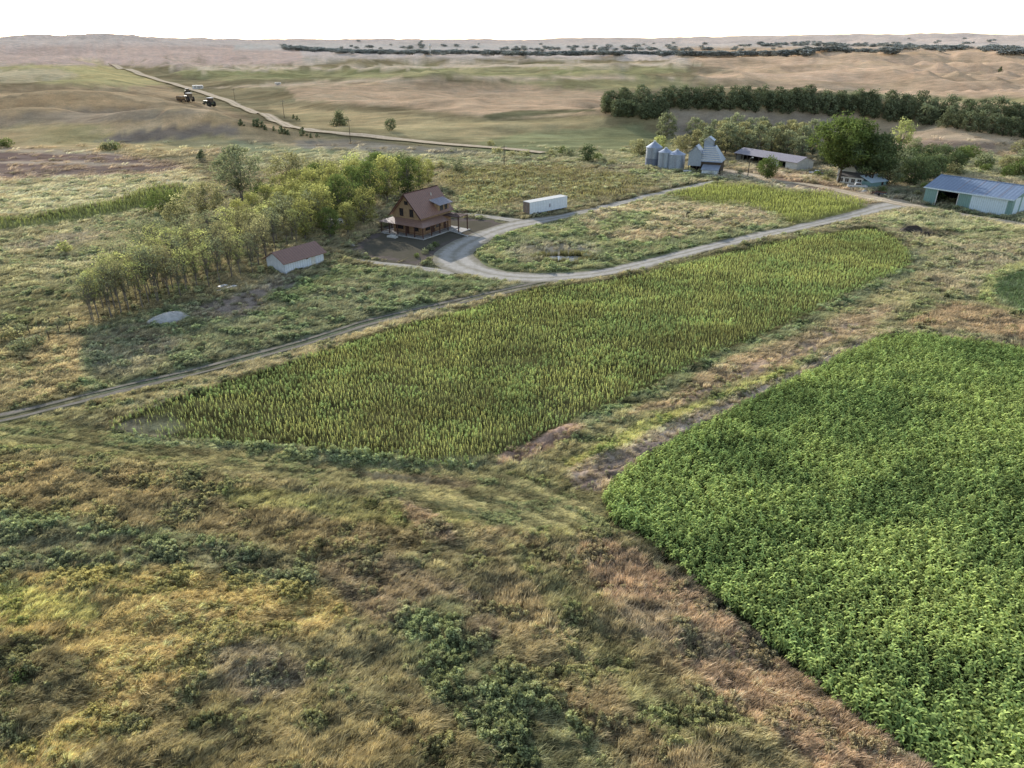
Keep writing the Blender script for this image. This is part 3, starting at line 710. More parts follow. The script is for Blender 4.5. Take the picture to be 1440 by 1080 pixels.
def proto_sorghum(seed, mat):
    r = random.Random(seed); L = Leaves(); hh = r.uniform(1.0, 1.35)
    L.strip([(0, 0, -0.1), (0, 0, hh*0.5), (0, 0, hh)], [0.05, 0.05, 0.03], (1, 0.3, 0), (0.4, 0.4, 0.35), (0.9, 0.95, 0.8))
    a0 = r.uniform(0, 6.28)
    for k in range(13):
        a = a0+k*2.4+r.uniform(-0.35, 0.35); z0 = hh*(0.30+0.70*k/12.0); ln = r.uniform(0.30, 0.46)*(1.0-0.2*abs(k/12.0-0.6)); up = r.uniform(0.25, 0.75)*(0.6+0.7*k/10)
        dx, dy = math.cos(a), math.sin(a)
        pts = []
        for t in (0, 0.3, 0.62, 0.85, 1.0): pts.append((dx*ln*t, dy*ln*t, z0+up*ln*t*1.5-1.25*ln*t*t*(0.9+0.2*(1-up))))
        g = r.uniform(0.75, 1.25)*(0.6+0.5*k/10); w = r.uniform(0.12, 0.17)  # painted shade: leaves darker lower on the stem
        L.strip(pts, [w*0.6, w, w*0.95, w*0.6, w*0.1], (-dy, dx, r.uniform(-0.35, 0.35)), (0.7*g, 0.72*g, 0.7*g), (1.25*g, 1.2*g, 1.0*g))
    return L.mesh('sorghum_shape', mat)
def proto_spike(seed, mat, leaves=7):
    r = random.Random(seed); L = Leaves(); hh = r.uniform(1.25, 1.75); tx, ty = r.uniform(-0.1, 0.1), r.uniform(-0.1, 0.1)
    L.strip([(0, 0, -0.1), (tx*0.5, ty*0.5, hh*0.5), (tx, ty, hh)], [0.05, 0.045, 0.03], (1, 0.4, 0), (0.35, 0.28, 0.2), (0.8, 0.75, 0.5))
    for k in range(leaves):
        a = k*2.4+r.uniform(-0.4, 0.4); z0 = hh*(0.3+0.62*k/leaves); ln = r.uniform(0.28, 0.46)*(1.15-0.6*k/leaves)
        dx, dy = math.cos(a), math.sin(a)
        pts = [(dx*ln*t, dy*ln*t, z0+ln*t*1.1-1.1*ln*t*t) for t in (0, 0.4, 0.8, 1)]
        g = r.uniform(0.75, 1.2)*(0.4+0.8*k/leaves)  # lower leaves get a darker painted shade
        L.strip(pts, [0.05, 0.11, 0.08, 0.02], (-dy, dx, 0.1), (0.8*g, 0.9*g, 0.8*g), (1.1*g, 1.15*g, 0.9*g))
    for k in range(9):
        z = hh-0.34+0.66*k/8; q = 0.075*(1-0.55*k/8); a = k*2.1
        c = Vector((tx+q*0.5*math.cos(a), ty+q*0.5*math.sin(a), z)); g = r.uniform(0.9, 1.3)*(0.9+0.35*k/8)
        L.quad(c, Vector((0.02, 0.0, 0.105)), Vector((math.cos(a), math.sin(a), 0))*0.10, (1.0*g, 0.98*g, 0.78*g))
    return L.mesh('seed_stalk_shape', mat)

def scatter(name, P, rotz, tilt, scl, tint, var, protos, mat, label, cat):
    """one ground-cover object: its plants stand on its points"""
    n = len(P)
    me = bpy.data.meshes.new(name); me.vertices.add(n); me.vertices.foreach_set('co', np.asarray(P, np.float32).ravel())
    def attr(k, ty, arr, f):
        a = me.attributes.new(k, ty, 'POINT'); a.data.foreach_set(f, arr.ravel())
    rot = np.stack([tilt, np.zeros(n), rotz], 1).astype(np.float32)
    attr('rot', 'FLOAT_VECTOR', rot, 'vector'); attr('scl', 'FLOAT_VECTOR', np.asarray(scl, np.float32), 'vector')
    attr('tint', 'FLOAT_COLOR', np.hstack([np.clip(tint, 0, 1), np.ones((n, 1))]).astype(np.float32), 'color')
    attr('var', 'INT', np.asarray(var, np.int32), 'value')
    me.update()
    o = link(bpy.data.objects.new(name, me))
    col = bpy.data.collections.new(name+'_kinds')
    for i, pm in enumerate(protos):
        col.objects.link(bpy.data.objects.new('%s_kind_%02d' % (name, i), pm))
    ng = bpy.data.node_groups.new(name, 'GeometryNodeTree')
    ng.interface.new_socket('Geometry', in_out='INPUT', socket_type='NodeSocketGeometry')
    ng.interface.new_socket('Geometry', in_out='OUTPUT', socket_type='NodeSocketGeometry')
    gi = ng.nodes.new('NodeGroupInput'); go = ng.nodes.new('NodeGroupOutput')
    ip = ng.nodes.new('GeometryNodeInstanceOnPoints'); ci = ng.nodes.new('GeometryNodeCollectionInfo')
    ci.inputs['Collection'].default_value = col; ci.inputs['Separate Children'].default_value = True; ci.inputs['Reset Children'].default_value = True
    def na(k, ty):
        q = ng.nodes.new('GeometryNodeInputNamedAttribute'); q.data_type = ty; q.inputs[0].default_value = k; return q.outputs[0]
    ng.links.new(gi.outputs[0], ip.inputs['Points']); ng.links.new(ci.outputs[0], ip.inputs['Instance'])
    ip.inputs['Pick Instance'].default_value = True
    ng.links.new(na('var', 'INT'), ip.inputs['Instance Index'])
    ng.links.new(na('rot', 'FLOAT_VECTOR'), ip.inputs['Rotation']); ng.links.new(na('scl', 'FLOAT_VECTOR'), ip.inputs['Scale'])
    ng.links.new(ip.outputs[0], go.inputs[0])
    m = o.modifiers.new('plants', 'NODES'); m.node_group = ng
    return tag(o, label, cat, None, 'stuff')

GRASS_M = leafy('grass_blades', 'tint', 0.40); FORB_M = leafy('weed_leaves', 'tint', 0.30)
CROP_M = leafy('crop_leaves', 'tint', 0.32)
def zones(px, py):
    """1 where no wild grass may stand: crops, yard, buildings"""
    k = np.zeros(px.shape, bool)
    for P, s_ in ((SORGHUM, 2), (MIDCROP, 3), (UPCROP, 2), (EASTCROP, 1), (WESTCROP, 1)): k |= poly_sd(px, py, P) > s_
    k |= poly_sd(px, py, [(764,359),(800,355),(824,360),(820,370),(786,373),(766,368)]) > 0
    k |= poly_sd(px, py, [(486,352),(548,314),(600,302),(700,309),(712,316),(655,338),(606,368),(588,374),(502,360)]) > 0
    return k
FORBZ = [([(-80,700),(60,712),(200,745),(330,770),(480,810),(440,850),(250,830),(-80,835)], .6),
 ([(560,850),(650,850),(760,960),(860,1060),(820,1120),(650,1100),(590,960)], .7),
 ([(690,664),(540,662),(330,640),(170,628),(140,605),(330,618),(690,636)], .95),
 ([(1290,350),(1304,364),(1290,384),(1200,420),(1100,470),(1000,510),(900,560),(800,606),(770,612),(900,548),(1100,456),(1270,375)], .9),
 ([(110,470),(260,430),(480,372),(740,402),(520,462),(300,520),(120,560)], .4),
 ([(655,348),(745,318),(920,277),(1112,320),(900,368),(770,388),(660,370)], .5),
 ([(0,640),(250,670),(420,690),(300,700),(0,670)], .5),
 ([(740,700),(860,690),(870,760),(800,780)], .6),
 ([(1200,306),(1440,330),(1440,380),(1240,470),(1160,470),(1290,380)], .35),
 ([(500,1060),(300,1000),(420,1000),(560,1040)], .4),
 ([(640,210),(960,200),(1000,256),(640,300)], .6)]
def gz(x, y, px, py):
    rc = road_clear(x, y); crop = np.ones(len(x))
    for P in (SORGHUM, MIDCROP): crop = np.minimum(crop, 1-sstep(-4, 6, poly_sd(px, py, P)))
    return height(x, y)+relief(x, y, px, py)*rc*(0.25+0.75*crop)-0.02, rc
def wild_grass():
    n = 360000
    px = RS.uniform(-120, 1560, n); py = RS.uniform(122, 1150, n)
    x, y = flat(px, py); D = np.hypot(x, y); dep = y*CT+H*ST
    pm = (FO/dep)**2*(H/np.hypot(D, H))
    keep = (RS.rand(n) < np.minimum(1, 82/pm)) & (RS.rand(n) < sstep(198, 264, py))
    x, y, px, py, D, pm = [a[keep] for a in (x, y, px, py, D, pm)]
    q = zones(px+RS.normal(0, 1.5, len(px)), py+RS.normal(0, 1.0, len(px)))
    x, y, px, py, D, pm = [a[~q] for a in (x, y, px, py, D, pm)]
    z, rc = gz(x, y, px, py)
    trk = line_dist(x, y, TRW)[0]
    bare = fbm(x/2.0, y/2.0, 701, 3)
    badlands = np.zeros(len(x))
    for P in ([(262,436),(340,412),(400,392),(430,394),(345,446)], [(800,688),(830,660),(880,640),(950,622),(870,672),(840,694)],
              [(706,352),(790,340),(840,350),(800,370)], [(1020,238),(1180,262),(1320,292),(1200,284),(1080,262)], [(-200,206),(160,215),(262,240),(110,252),(-200,262)],
              [(860,742),(905,775),(1200,1010),(1380,1140),(1300,1082),(1050,880),(960,810)], [(480,660),(600,668),(680,680),(640,690),(540,678)],
              [(796,690),(800,660),(900,622),(1040,556),(1160,500),(1215,472),(1262,474),(1180,508),(1060,566),(930,636),(830,694)], [(684,636),(780,600),(830,592),(740,650),(702,652)], [(900,590),(1010,530),(1100,490),(1200,450),(1230,455),(1100,515),(960,578)],
              [(-200,206),(160,215),(262,240),(110,252),(-200,262)]):
        badlands = np.maximum(badlands, sstep(-4, 6, poly_sd(px, py, P)))
    keep = (rc > 0.55) & (trk > 1.5+RS.rand(len(x))*0.3) & (RS.rand(len(x)) > badlands*0.88)
    mown = sstep(-10, 10, poly_sd(px, py, [(-60,590),(80,588),(330,634),(480,648),(700,660),(850,700),(860,740),(700,750),(500,690),(350,668),(150,640),(-60,625)]))
    x, y, px, py, D, pm, z, bare, mown, trk = [a[keep] for a in (x, y, px, py, D, pm, z, bare, mown, trk)]
    n = len(x)
    spacing = np.maximum(np.sqrt(1/np.minimum(82/6.0, pm/4.8*0+pm/6.0)), 0.2)
    sxy = np.clip(spacing/0.30, 0.8, 5.5)*RS.uniform(0.7, 1.3, n)
    clump = fbm(x/1.6, y/1.3, 711, 3)
    sz = np.clip(0.62+0.38*sxy, 0.7, 1.9)*RS.uniform(0.65, 1.25, n)*(0.55+0.9*clump)*(1-0.72*mown)
    fz = np.zeros(n)+0.16
    for P, v in FORBZ: fz = np.maximum(fz, v*sstep(-6, 8, poly_sd(px+(bare-0.5)*40, py+(bare-0.5)*24, P)))
    forb = (fbm(x/2.5, y/2.0, 721, 3)+RS.normal(0, 0.06, n)) < (0.35+fz*0.18)*(1-0.6*sstep(230, 330, D))
    forb &= RS.rand(n) < 0.9
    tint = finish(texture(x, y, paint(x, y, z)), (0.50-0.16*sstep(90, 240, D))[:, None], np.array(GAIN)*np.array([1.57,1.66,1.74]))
    tint *= 1+sstep(150, 280, D)[:, None]*np.array([0.06, 0.0, 0.03])
    tint *= (0.62+0.85*RS.rand(n)**1.3)[:, None]
    tint[forb] *= np.array([0.88, 0.95, 0.76]); lf = tint[forb].mean(1, keepdims=True); tint[forb] *= np.minimum(1, 0.34/np.maximum(lf, .01))
    tint[~forb] *= np.array([1.05, 1.03, 0.95])
    tint *= (1.08+0.18*sstep(110, 240, D)-0.16*sstep(300, 450, D))[:, None]
    # scattered straw-coloured and rusty tufts
    s_ = (RS.rand(n) < 0.10) & ~forb; tint[s_] = tint[s_]*0.5+np.array(srgb(196, 176, 140))*0.5
    wind = 0.55+(fbm(x/9, y/9, 731, 2)-0.5)*2.2+RS.normal(0, 0.35, n)
    var = np.where(forb, 5+RS.randint(0, 4, n), RS.randint(0, 5, n))
    sc3 = np.stack([sxy, sxy, sz], 1); big = 1+0.9*np.clip(fz-0.3, 0, 1)*RS.rand(n)**2*1.6; sc3[forb] *= big[forb][:, None]; sc3[forb, 2] *= 0.95
    protos = [proto_grass(i, GRASS_M, lean=0.18+0.08*i) for i in range(5)]+[proto_forb(20+i, FORB_M) for i in range(4)]
    rot = np.where(forb, RS.uniform(0, 6.28, n), wind)
    fo = np.nonzero(forb)[0]; gr = np.nonzero(~forb)[0]
    P = np.stack([x, y, z], 1)
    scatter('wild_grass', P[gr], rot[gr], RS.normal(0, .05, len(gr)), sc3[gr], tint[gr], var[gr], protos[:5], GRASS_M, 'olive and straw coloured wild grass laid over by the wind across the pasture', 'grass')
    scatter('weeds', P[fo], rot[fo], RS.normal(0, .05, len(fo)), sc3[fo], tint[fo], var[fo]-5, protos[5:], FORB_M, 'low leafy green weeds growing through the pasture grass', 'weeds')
    return n
def crop(name, poly, spacing, seed, protos, mat, colA, colB, scale, label, cat, keepf=None, dirz=0.55, jit=0.35, edge=1.0, patchy=0.5, rowgap=1.0):
    W = np.array([flat(*p) for p in poly]); cx, cy = W.mean(0); c, s = math.cos(dirz), math.sin(dirz)
    R = np.hypot(W[:, 0]-cx, W[:, 1]-cy).max()+2
    u, v = np.meshgrid(np.arange(-R, R, spacing), np.arange(-R, R, spacing*rowgap)); rs = np.random.RandomState(seed)
    u = u.ravel()+rs.uniform(-jit, jit, u.size)*spacing; v = v.ravel()+rs.uniform(-jit, jit, v.size)*spacing*rowgap*0.8
    x = cx+u*c-v*s; y = cy+u*s+v*c
    k = (y > 12) & (np.hypot(x, y) > 20); x = x[k]; y = y[k]
    px, py = project(x, y); wob = (fbm(x/4, y/4, seed, 3)-0.5)
    d = poly_sd(px+wob*8*edge, py+wob*5*edge, poly)
    k = (d > 0) & (px < 1580)
    x, y, px, py, d = [a[k] for a in (x, y, px, py, d)]
    dens = fbm(x/5, y/4, seed+3, 3)
    k = np.random.RandomState(seed+1).rand(len(x)) < np.clip(1.25-patchy*(dens > 0.62)*0.8, 0, 1)
    if keepf is not None: k &= keepf(x, y, px, py, rs)
    x, y, px, py, d, dens = [a[k] for a in (x, y, px, py, d, dens)]
    n = len(x); m = np.clip((fbm(x/11, y/7, seed+5, 4)-0.5)*3+0.5+rs.normal(0, 0.22, n), 0, 1)[:, None]
    t = np.array(srgb(*colA))*(1-m)+np.array(srgb(*colB))*m
    t *= ((0.5+0.95*rs.rand(n))*(0.75+0.5*fbm(x/3, y/2.4, seed+9, 3)))[:, None]
    sc = scale*rs.uniform(0.78, 1.2, n)*(0.8+0.4*fbm(x/6, y/6, seed+7, 3))*(0.72+0.28*sstep(0, 8, d))
    z, rc = gz(x, y, px, py)
    P = np.stack([x, y, z], 1)[rc > 0.3]; q = rc > 0.3
    return P, rs.uniform(0, 6.28, n)[q], rs.normal(0, 0.09, n)[q], np.stack([sc, sc, sc*rs.uniform(0.9, 1.1, n)], 1)[q], finish(t[q], 0.68, np.array(GAIN)*1.32), x[q], y[q], px[q], py[q]
wild_grass()
sp = [proto_sorghum(40+i, CROP_M) for i in range(6)]
P, rz, ti, sc, t, *_ = crop('sorghum', SORGHUM, 0.42, 901, sp, CROP_M, (124,146,66), (88,114,54), 0.86, '', '', edge=0.8, jit=0.45, patchy=0.1)
print('SORGHUM', len(P))
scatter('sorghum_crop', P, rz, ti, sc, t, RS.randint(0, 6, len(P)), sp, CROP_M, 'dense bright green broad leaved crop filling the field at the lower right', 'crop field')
P, rz, ti, sc, t, *_ = crop('east', EASTCROP, 0.62, 911, sp, CROP_M, (84,108,68), (66,90,56), 0.7, '', '', jit=0.2, dirz=0.3, rowgap=1.5)
scatter('row_crop', P, rz, ti, sc, t, RS.randint(0, 6, len(P)), sp, CROP_M, 'small dark green crop in curved rows cut by the right edge of the photo', 'crop field')
sk = [proto_spike(60+i, CROP_M) for i in range(6)]
sk2 = sk+[proto_forb(80+i, CROP_M, n=46, rad=0.34, h=1.35, ls=0.12) for i in range(3)]
rv = lambda n, p=0.22: np.where(RS.rand(n) < p, RS.randint(6, 9, n), RS.randint(0, 6, n))
def thin_left(x, y, px, py, rs):
    bare = sstep(0, 10, poly_sd(px, py, [(146,604),(180,588),(240,580),(262,600),(210,620)]))
    sparse = 1-sstep(180, 520, px)
    return rs.rand(len(x)) > np.maximum(bare*0.85, sparse*0.42)
P, rz, ti, sc, t, x, y, px, py = crop('mid', MIDCROP, 0.38, 921, sk, CROP_M, (156,166,102), (122,136,86), 0.45, '', '', keepf=thin_left, jit=0.45, patchy=0.5)
# browner stalks on the left and in streaks
b = np.clip(0.9-sstep(250, 900, px)*0.7+(fbm(x/8, y/5, 931, 3)-0.5)*1.8, 0, 1)[:, None]*0.55*sstep(-0.2, 0.6, fbm(x/14, y/9, 933, 3)-0.25)[:, None]
t = t*(1-b)+np.array(srgb(120, 104, 70))*1.1*b
print('MID', len(P))
ed = sstep(0, 12, poly_sd(px, py, MIDCROP))*0.62; lo = fbm(x/7, y/5, 971, 3)
vv = np.where(RS.rand(len(P)) < 0.75-ed+0.5*(lo > 0.58), RS.randint(6, 9, len(P)), RS.randint(0, 6, len(P)))
t = np.where((vv > 5)[:, None], t*np.array([0.82, 0.95, 0.85]), t)
sc *= (1+0.45*(RS.rand(len(P)) < 0.06))[:, None]
scatter('stalk_crop', P, rz, ti, sc, t, vv, sk2, CROP_M, 'tall yellow green seed stalks standing in the long middle field', 'crop field')
P, rz, ti, sc, t, *_ = crop('up', UPCROP, 0.6, 941, sk, CROP_M, (132,142,76), (112,124,66), 0.75, '', '', jit=0.45, patchy=0.2)
scatter('pale_stalk_crop', P, rz, ti, sc, t, rv(len(P)), sk2, CROP_M, 'pale yellow green stalk crop beside the upper bend of the gravel road', 'crop field')
P, rz, ti, sc, t, *_ = crop('back', BACKCROP, 0.7, 951, sk, CROP_M, (120,114,84), (106,108,72), 0.75, '', '', jit=0.48, patchy=0.6)
scatter('brown_stalk_crop', P, rz, ti, sc, t, rv(len(P)), sk2, CROP_M, 'brownish stalk crop in the field behind the white trailer', 'crop field')
P, rz, ti, sc, t, *_ = crop('west', WESTCROP, 1.0, 961, sk, CROP_M, (104,114,66), (90,104,60), 1.0, '', '', jit=0.48, patchy=0.3)
scatter('green_crop_strip', P, rz, ti, sc, t, rv(len(P)), sk2, CROP_M, 'narrow dark green crop strip below the plowed brown field', 'crop field')
# ------------------------------------------------------------------ trees
BARK = surf('bark_grey_brown', srgb(126,118,108), srgb(98,90,84), rough=0.9, nscale=3)
BARKD = surf('bark_dark', srgb(84,74,64), srgb(56,48,42), rough=0.9, nscale=3)
def tree_meshes(seed, Ht, rad, cb, nleaf, ls, leafmat, barkmat, stems=1, nclump=26, cr=0.30, shape='round', bare=0.0, r0=None):
    """trunk mesh (tapered stems and limbs) and crown mesh (leaf clumps round the limb ends)"""
    r = random.Random(seed); T = MB(); L = Leaves(); r0 = r0 or Ht*0.022
    cz = Ht*(cb+1)/2; rz = Ht*(1-cb)/2
    ph = [r.uniform(0, 6.28) for _ in range(4)]
    clumps = []
    for i in range(nclump):
        a = i*2.399+r.uniform(-.5, .5); t = (i+0.5)/nclump; zz = 1-2*t
        if shape == 'cone': zz = 1-2*t**0.6
        rr = math.sqrt(max(0, 1-zz*zz))
        lump = 0.80+0.22*math.sin(2*a+ph[0])+0.16*math.sin(3*a+ph[1]+zz*3)
        q = r.uniform(0.55, 1.0)*lump
        if shape == 'cone': rr = (0.5-0.5*zz)*1.15
        if shape == 'vase': rr = rr*(0.55+0.55*(zz*0.5+0.5))
        c = Vector((math.cos(a)*rr*rad*q, math.sin(a)*rr*rad*q, cz+zz*rz*(0.80+0.2*lump)*(0.9 if shape != 'cone' else 1)))
        clumps.append(c)
    stemsP = []
    for s in range(stems):
        a = ph[2]+s*6.283/stems; ln = (0.0 if stems == 1 else 0.25)*rad
        p0 = Vector((math.cos(a)*0.12*stems*0.3, math.sin(a)*0.12*stems*0.3, -0.3)); pts = [p0]
        for k in range(1, 6):
            t = k/5
            pts.append(Vector((math.cos(a)*ln*t**1.3+r.uniform(-.05, .05)*rad, math.sin(a)*ln*t**1.3+r.uniform(-.05, .05)*rad, Ht*0.86*t)))
        for k in range(5): T.tube(pts[k], pts[k+1], r0*(1-k*0.185)/math.sqrt(stems), r0*(1-(k+1)*0.185)/math.sqrt(stems), 7 if nleaf > 1500 else 5, cap=False)
        stemsP.append(pts)
    for c in clumps:
        pts = r.choice(stemsP); t = min(0.85, max(cb*0.7, (c.z/Ht)*0.72)); k = min(4, int(t*5)); f = t*5-k
        a = pts[k].lerp(pts[k+1], f); mid = a.lerp(c, 0.5)+Vector((0, 0, -0.06*Ht*(r.random()-0.3)))
        rr = r0*(1-t)*0.55/math.sqrt(stems)+0.02
        T.tube(a, mid, rr, rr*0.6, 5, cap=False); T.tube(mid, c, rr*0.6, rr*0.2, 4, cap=False)
        for q in range(3):
            e = c+rnd_dir(r)*rad*cr*0.9; T.tube(mid.lerp(c, 0.6), e, rr*0.35, rr*0.12, 3, cap=False)
    per = int(nleaf/nclump)
    for c in clumps:
        g0 = r.uniform(0.72, 1.22); R = rad*cr*r.uniform(0.75, 1.25); sq = r.uniform(0.55, 0.85)
        for i in range(int(per*r.uniform(0.6, 1.3)*(1-bare))):
            d = rnd_dir(r); q = r.random()**0.45
            p = c+Vector((d.x*R*q, d.y*R*q, d.z*R*q*sq))
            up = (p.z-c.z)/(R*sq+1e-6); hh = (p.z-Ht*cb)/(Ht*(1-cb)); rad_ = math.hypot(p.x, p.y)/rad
            g = g0*(0.62+0.22*up+0.30*max(0, hh)+0.20*rad_)*r.uniform(0.8, 1.2)  # top and outer leaves painted lighter, lower and inner ones shaded
            n = (rnd_dir(r)+d*0.6+Vector((0, 0, 0.4))).normalized(); u = n.orthogonal().normalized(); v = n.cross(u)
            an = r.uniform(0, 6.28); u2 = u*math.cos(an)+v*math.sin(an); v2 = n.cross(u2); s = ls*r.uniform(0.6, 1.35)
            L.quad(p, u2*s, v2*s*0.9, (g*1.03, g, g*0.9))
    tm = bpy.data.meshes.new('trunk'); tm.from_pydata(T.v, [], T.f); tm.update(); tm.materials.append(barkmat)
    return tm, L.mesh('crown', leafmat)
def plant_tree(name, meshes, loc, rz, sc, label, cat='tree', group=None):
    e = empty(name, loc, rz, label, cat, group); e.scale = (sc, sc, sc) if not hasattr(sc, '__len__') else sc
    t = link(bpy.data.objects.new('trunk', meshes[0]), e); c = link(bpy.data.objects.new('crown', meshes[1]), e)
    return e
def LM(name, a, b, tr=0.35): return leafy(name, (srgb(*a), srgb(*b)), tr)
LY = LM('leaf_yellow_green', (196,202,142), (170,178,128), 0.5)
LYB = LM('leaf_bright_yellow_green', (182,184,122), (156,160,108), 0.48)
LY2 = LM('leaf_olive_gold', (168,166,130), (154,154,120), 0.45)
LG = LM('leaf_grey_green', (156,162,134), (140,148,122), 0.4)
LD = LM('leaf_dark_green', (112,126,92), (96,110,80), 0.25)
LM_ = LM('leaf_mid_green', (118,134,82), (102,118,72), 0.35)
LC = LM('leaf_windbreak', (132,140,112), (110,120,94), 0.2)
rt = random.Random(99)
def protos(n, *a, **k): return [tree_meshes(1000+37*i+int(a[0]*10), *a, **k) for i in range(n)]
ROWT = [tree_meshes(200+i, 8.8, 2.4, 0.40, 820, 0.135, [LY, LG, LY2][i % 3], BARK, stems=[1, 2, 3][i % 3], nclump=24, cr=0.34, shape='vase', r0=0.12) for i in range(6)]
YARDT = [tree_meshes(230+i, 11.8, 4.6, 0.12, 3300, 0.22, [LYB, LM_, LYB][i % 3], BARK, stems=2, nclump=34, cr=0.34) for i in range(4)]
# the row, three trees deep
rows = [([(128,455),(160,446),(200,434),(240,422),(280,410),(320,397),(360,384),(385,372)], 19),
        ([(122,443),(165,432),(210,418),(260,402),(310,384),(360,366),(420,345)], 19),
        ([(150,424),(200,408),(250,392),(300,374),(350,357),(400,340),(450,326)], 19),
        ([(215,388),(260,374),(310,358),(370,338),(430,318),(480,306)], 14)]
def along(line, t):
    P = np.array(line, float); d = np.r_[0, np.cumsum(np.hypot(*np.diff(P, axis=0).T))]; s = t*d[-1]
    return float(np.interp(s, d, P[:, 0])), float(np.interp(s, d, P[:, 1]))
for ri, (ln, n) in enumerate(rows):
    for i in range(n):
        px, py = along(ln, (i+0.5*(ri % 2))/(n-0.5)); px += rt.uniform(-4, 4); py += rt.uniform(-2.5, 2.5)
        if ri == 0 and i == 0:
            plant_tree('row_tree', ROWT[1], at(132, 455), 0.4, (1, 1, 0.93), 'slender yellow green tree at the open lower left end of the tree row', group='slender trees of the long row'); continue
        front = ri == 0
        plant_tree('row_tree', ROWT[rt.randrange(6)], at(px, py), rt.uniform(0, 6.28), rt.uniform(0.82, 1.16),
                   'slender thin trunked tree in the front line of the long tree row' if front else 'slender yellow green tree deep inside the long tree row', group='slender trees of the long row')
for px, py, s in [(430,338,.8),(455,326,.95),(480,312,1.0),(500,300,1.05),(470,296,1.0),(520,292,1.05),(545,284,1.1),(500,282,.95),(575,278,1.0),(560,270,.9),(530,272,1.0),(590,268,.85),(440,312,.85),(465,335,.62),(490,330,.65),(512,318,.8),(603,262,.7),(420,305,.8),(400,292,.75),(420,286,.8),(440,292,.9),(445,278,.85),(380,305,.7),(360,318,.7),(340,325,.65),(420,322,.75),(400,312,.75),(465,280,.9),(535,262,.9)]:
    plant_tree('yard_tree', YARDT[rt.randrange(4)], at(px, py), rt.uniform(0, 6.28), s*0.98, 'leafy yellow green tree in the clump behind the brown house', group='leafy trees behind the brown house')
def one(name, px, py, Ht, rad, cb, nleaf, ls, lm, label, stems=1, seed=0, bark=None, cat='tree', group=None, **k):
    return plant_tree(name, tree_meshes(seed or int(px*3+py), Ht, rad, cb, nleaf, ls, lm, bark or BARK, stems=stems, **k), at(px, py), rt.uniform(0, 6.28), 1.0, label, cat, group)
one('cottonwood_tree', 340, 286, 15.5, 6.2, 0.22, 3000, 0.30, LG, 'tall open crowned tree behind the tree row with a dark leaning trunk', 2, nclump=34, cr=0.30)
one('cottonwood_tree', 410, 267, 10.5, 7.2, 0.30, 2800, 0.28, LY2, 'wide flat topped tree with dark spreading limbs beyond the tree row', 3, nclump=34, cr=0.28)
one('cottonwood_tree', 291, 318, 10.2, 6.2, 0.32, 3000, 0.24, LY2, 'round topped umbrella shaped tree standing alone behind the tree row', 3, nclump=36, cr=0.27)
one('willow_tree', 251, 333, 7.6, 3.8, 0.25, 1500, 0.22, LY2, 'small bare limbed tree just left of the umbrella shaped tree', 3)
one('willow_tree', 212, 352, 7.0, 4.6, 0.22, 1600, 0.22, LG, 'low spreading grey green tree near the creek left of the row', 3)
one('willow_tree', 322, 262, 9.5, 5.0, 0.2, 1600, 0.27, LG, 'grey green tree at the far left edge of the wooded clump', 2)
one('willow_tree', 372, 300, 7.5, 4.6, 0.15, 1600, 0.24, LM_, 'low mid green tree between the tall tree and the row', 2)
one('willow_tree', 235, 300, 5.5, 6.2, 0.05, 1700, 0.26, LM_, 'low green thicket beside the green crop strip', 4, cat='tree')
one('willow_tree', 385, 322, 7.0, 4.6, 0.15, 1500, 0.24, LY, 'bright yellow green tree behind the middle of the row', 2)
one('willow_tree', 455, 265, 8.5, 6.0, 0.1, 2000, 0.27, LY2, 'rusty olive tree at the back of the wooded clump', 3)
one('willow_tree', 500, 262, 9.5, 5.5, 0.12, 2000, 0.27, LY, 'broad yellow tree at the back of the clump above the house', 3)
one('willow_tree', 565, 250, 8.0, 6.0, 0.1, 2000, 0.27, LG, 'dull green tree on the far side of the clump above the house roof', 3)
one('yellow_bush', 93, 357, 2.6, 1.6, 0.05, 500, 0.18, LY, 'small lone yellow bush in the creek bottom at left', 3, cat='bush')
# farmyard
one('shade_tree', 1178, 260, 19.5, 10.3, 0.30, 10500, 0.36, LM_, 'largest tree, broad green crown over the white farmhouse', 2, nclump=60, cr=0.27, bark=BARKD, r0=0.5)
one('shade_tree', 1221, 263, 15.5, 8.0, 0.27, 7500, 0.34, LD, 'dark green tree beside the pickup, right of the largest tree', 2, nclump=52, cr=0.28, bark=BARKD, r0=0.4)
one('round_tree', 1078, 252, 6.9, 4.2, 0.10, 3200, 0.23, LM_, 'small ball shaped green tree beside the yard lamp pole', 1, nclump=30, cr=0.38)
one('dark_tree', 826, 228, 6.2, 3.2, 0.06, 1500, 0.26, LD, 'lone dark upright tree left of the grain bins', 2, nclump=22, cr=0.4)
one('pale_bush', 642, 243, 4.6, 3.6, 0.05, 1100, 0.24, LG, 'pale bush beyond the field right of the house clump', 3, cat='bush')
one('grey_tree', 936, 199, 12.0, 5.8, 0.15, 2200, 0.36, LG, 'pale grey green tree standing left of the grove', 3)
one('gold_bush', 901, 219, 6.2, 5.0, 0.03, 1600, 0.28, LY2, 'golden round bush left of the tallest grain bin', 3, cat='bush')
one('gold_bush', 926, 212, 5.6, 4.4, 0.03, 1400, 0.28, LY, 'yellow bush behind the grain bins', 3, cat='bush')
one('gold_bush', 958, 212, 6.0, 5.0, 0.03, 1400, 0.28, LY2, 'olive bush between the grain bins and the grove', 3, cat='bush')
one('pale_tree', 1264, 216, 12.5, 5.6, 0.25, 1500, 0.34, LY, 'sparse pale yellow tree behind the dark farmyard trees', 3)
GROVE = [tree_meshes(300+i, 11.0, 3.8, 0.10, 1500, 0.32, [LG, LG, LY2, LG][i % 4], BARK, stems=2+i % 2, nclump=26, cr=0.36) for i in range(4)]
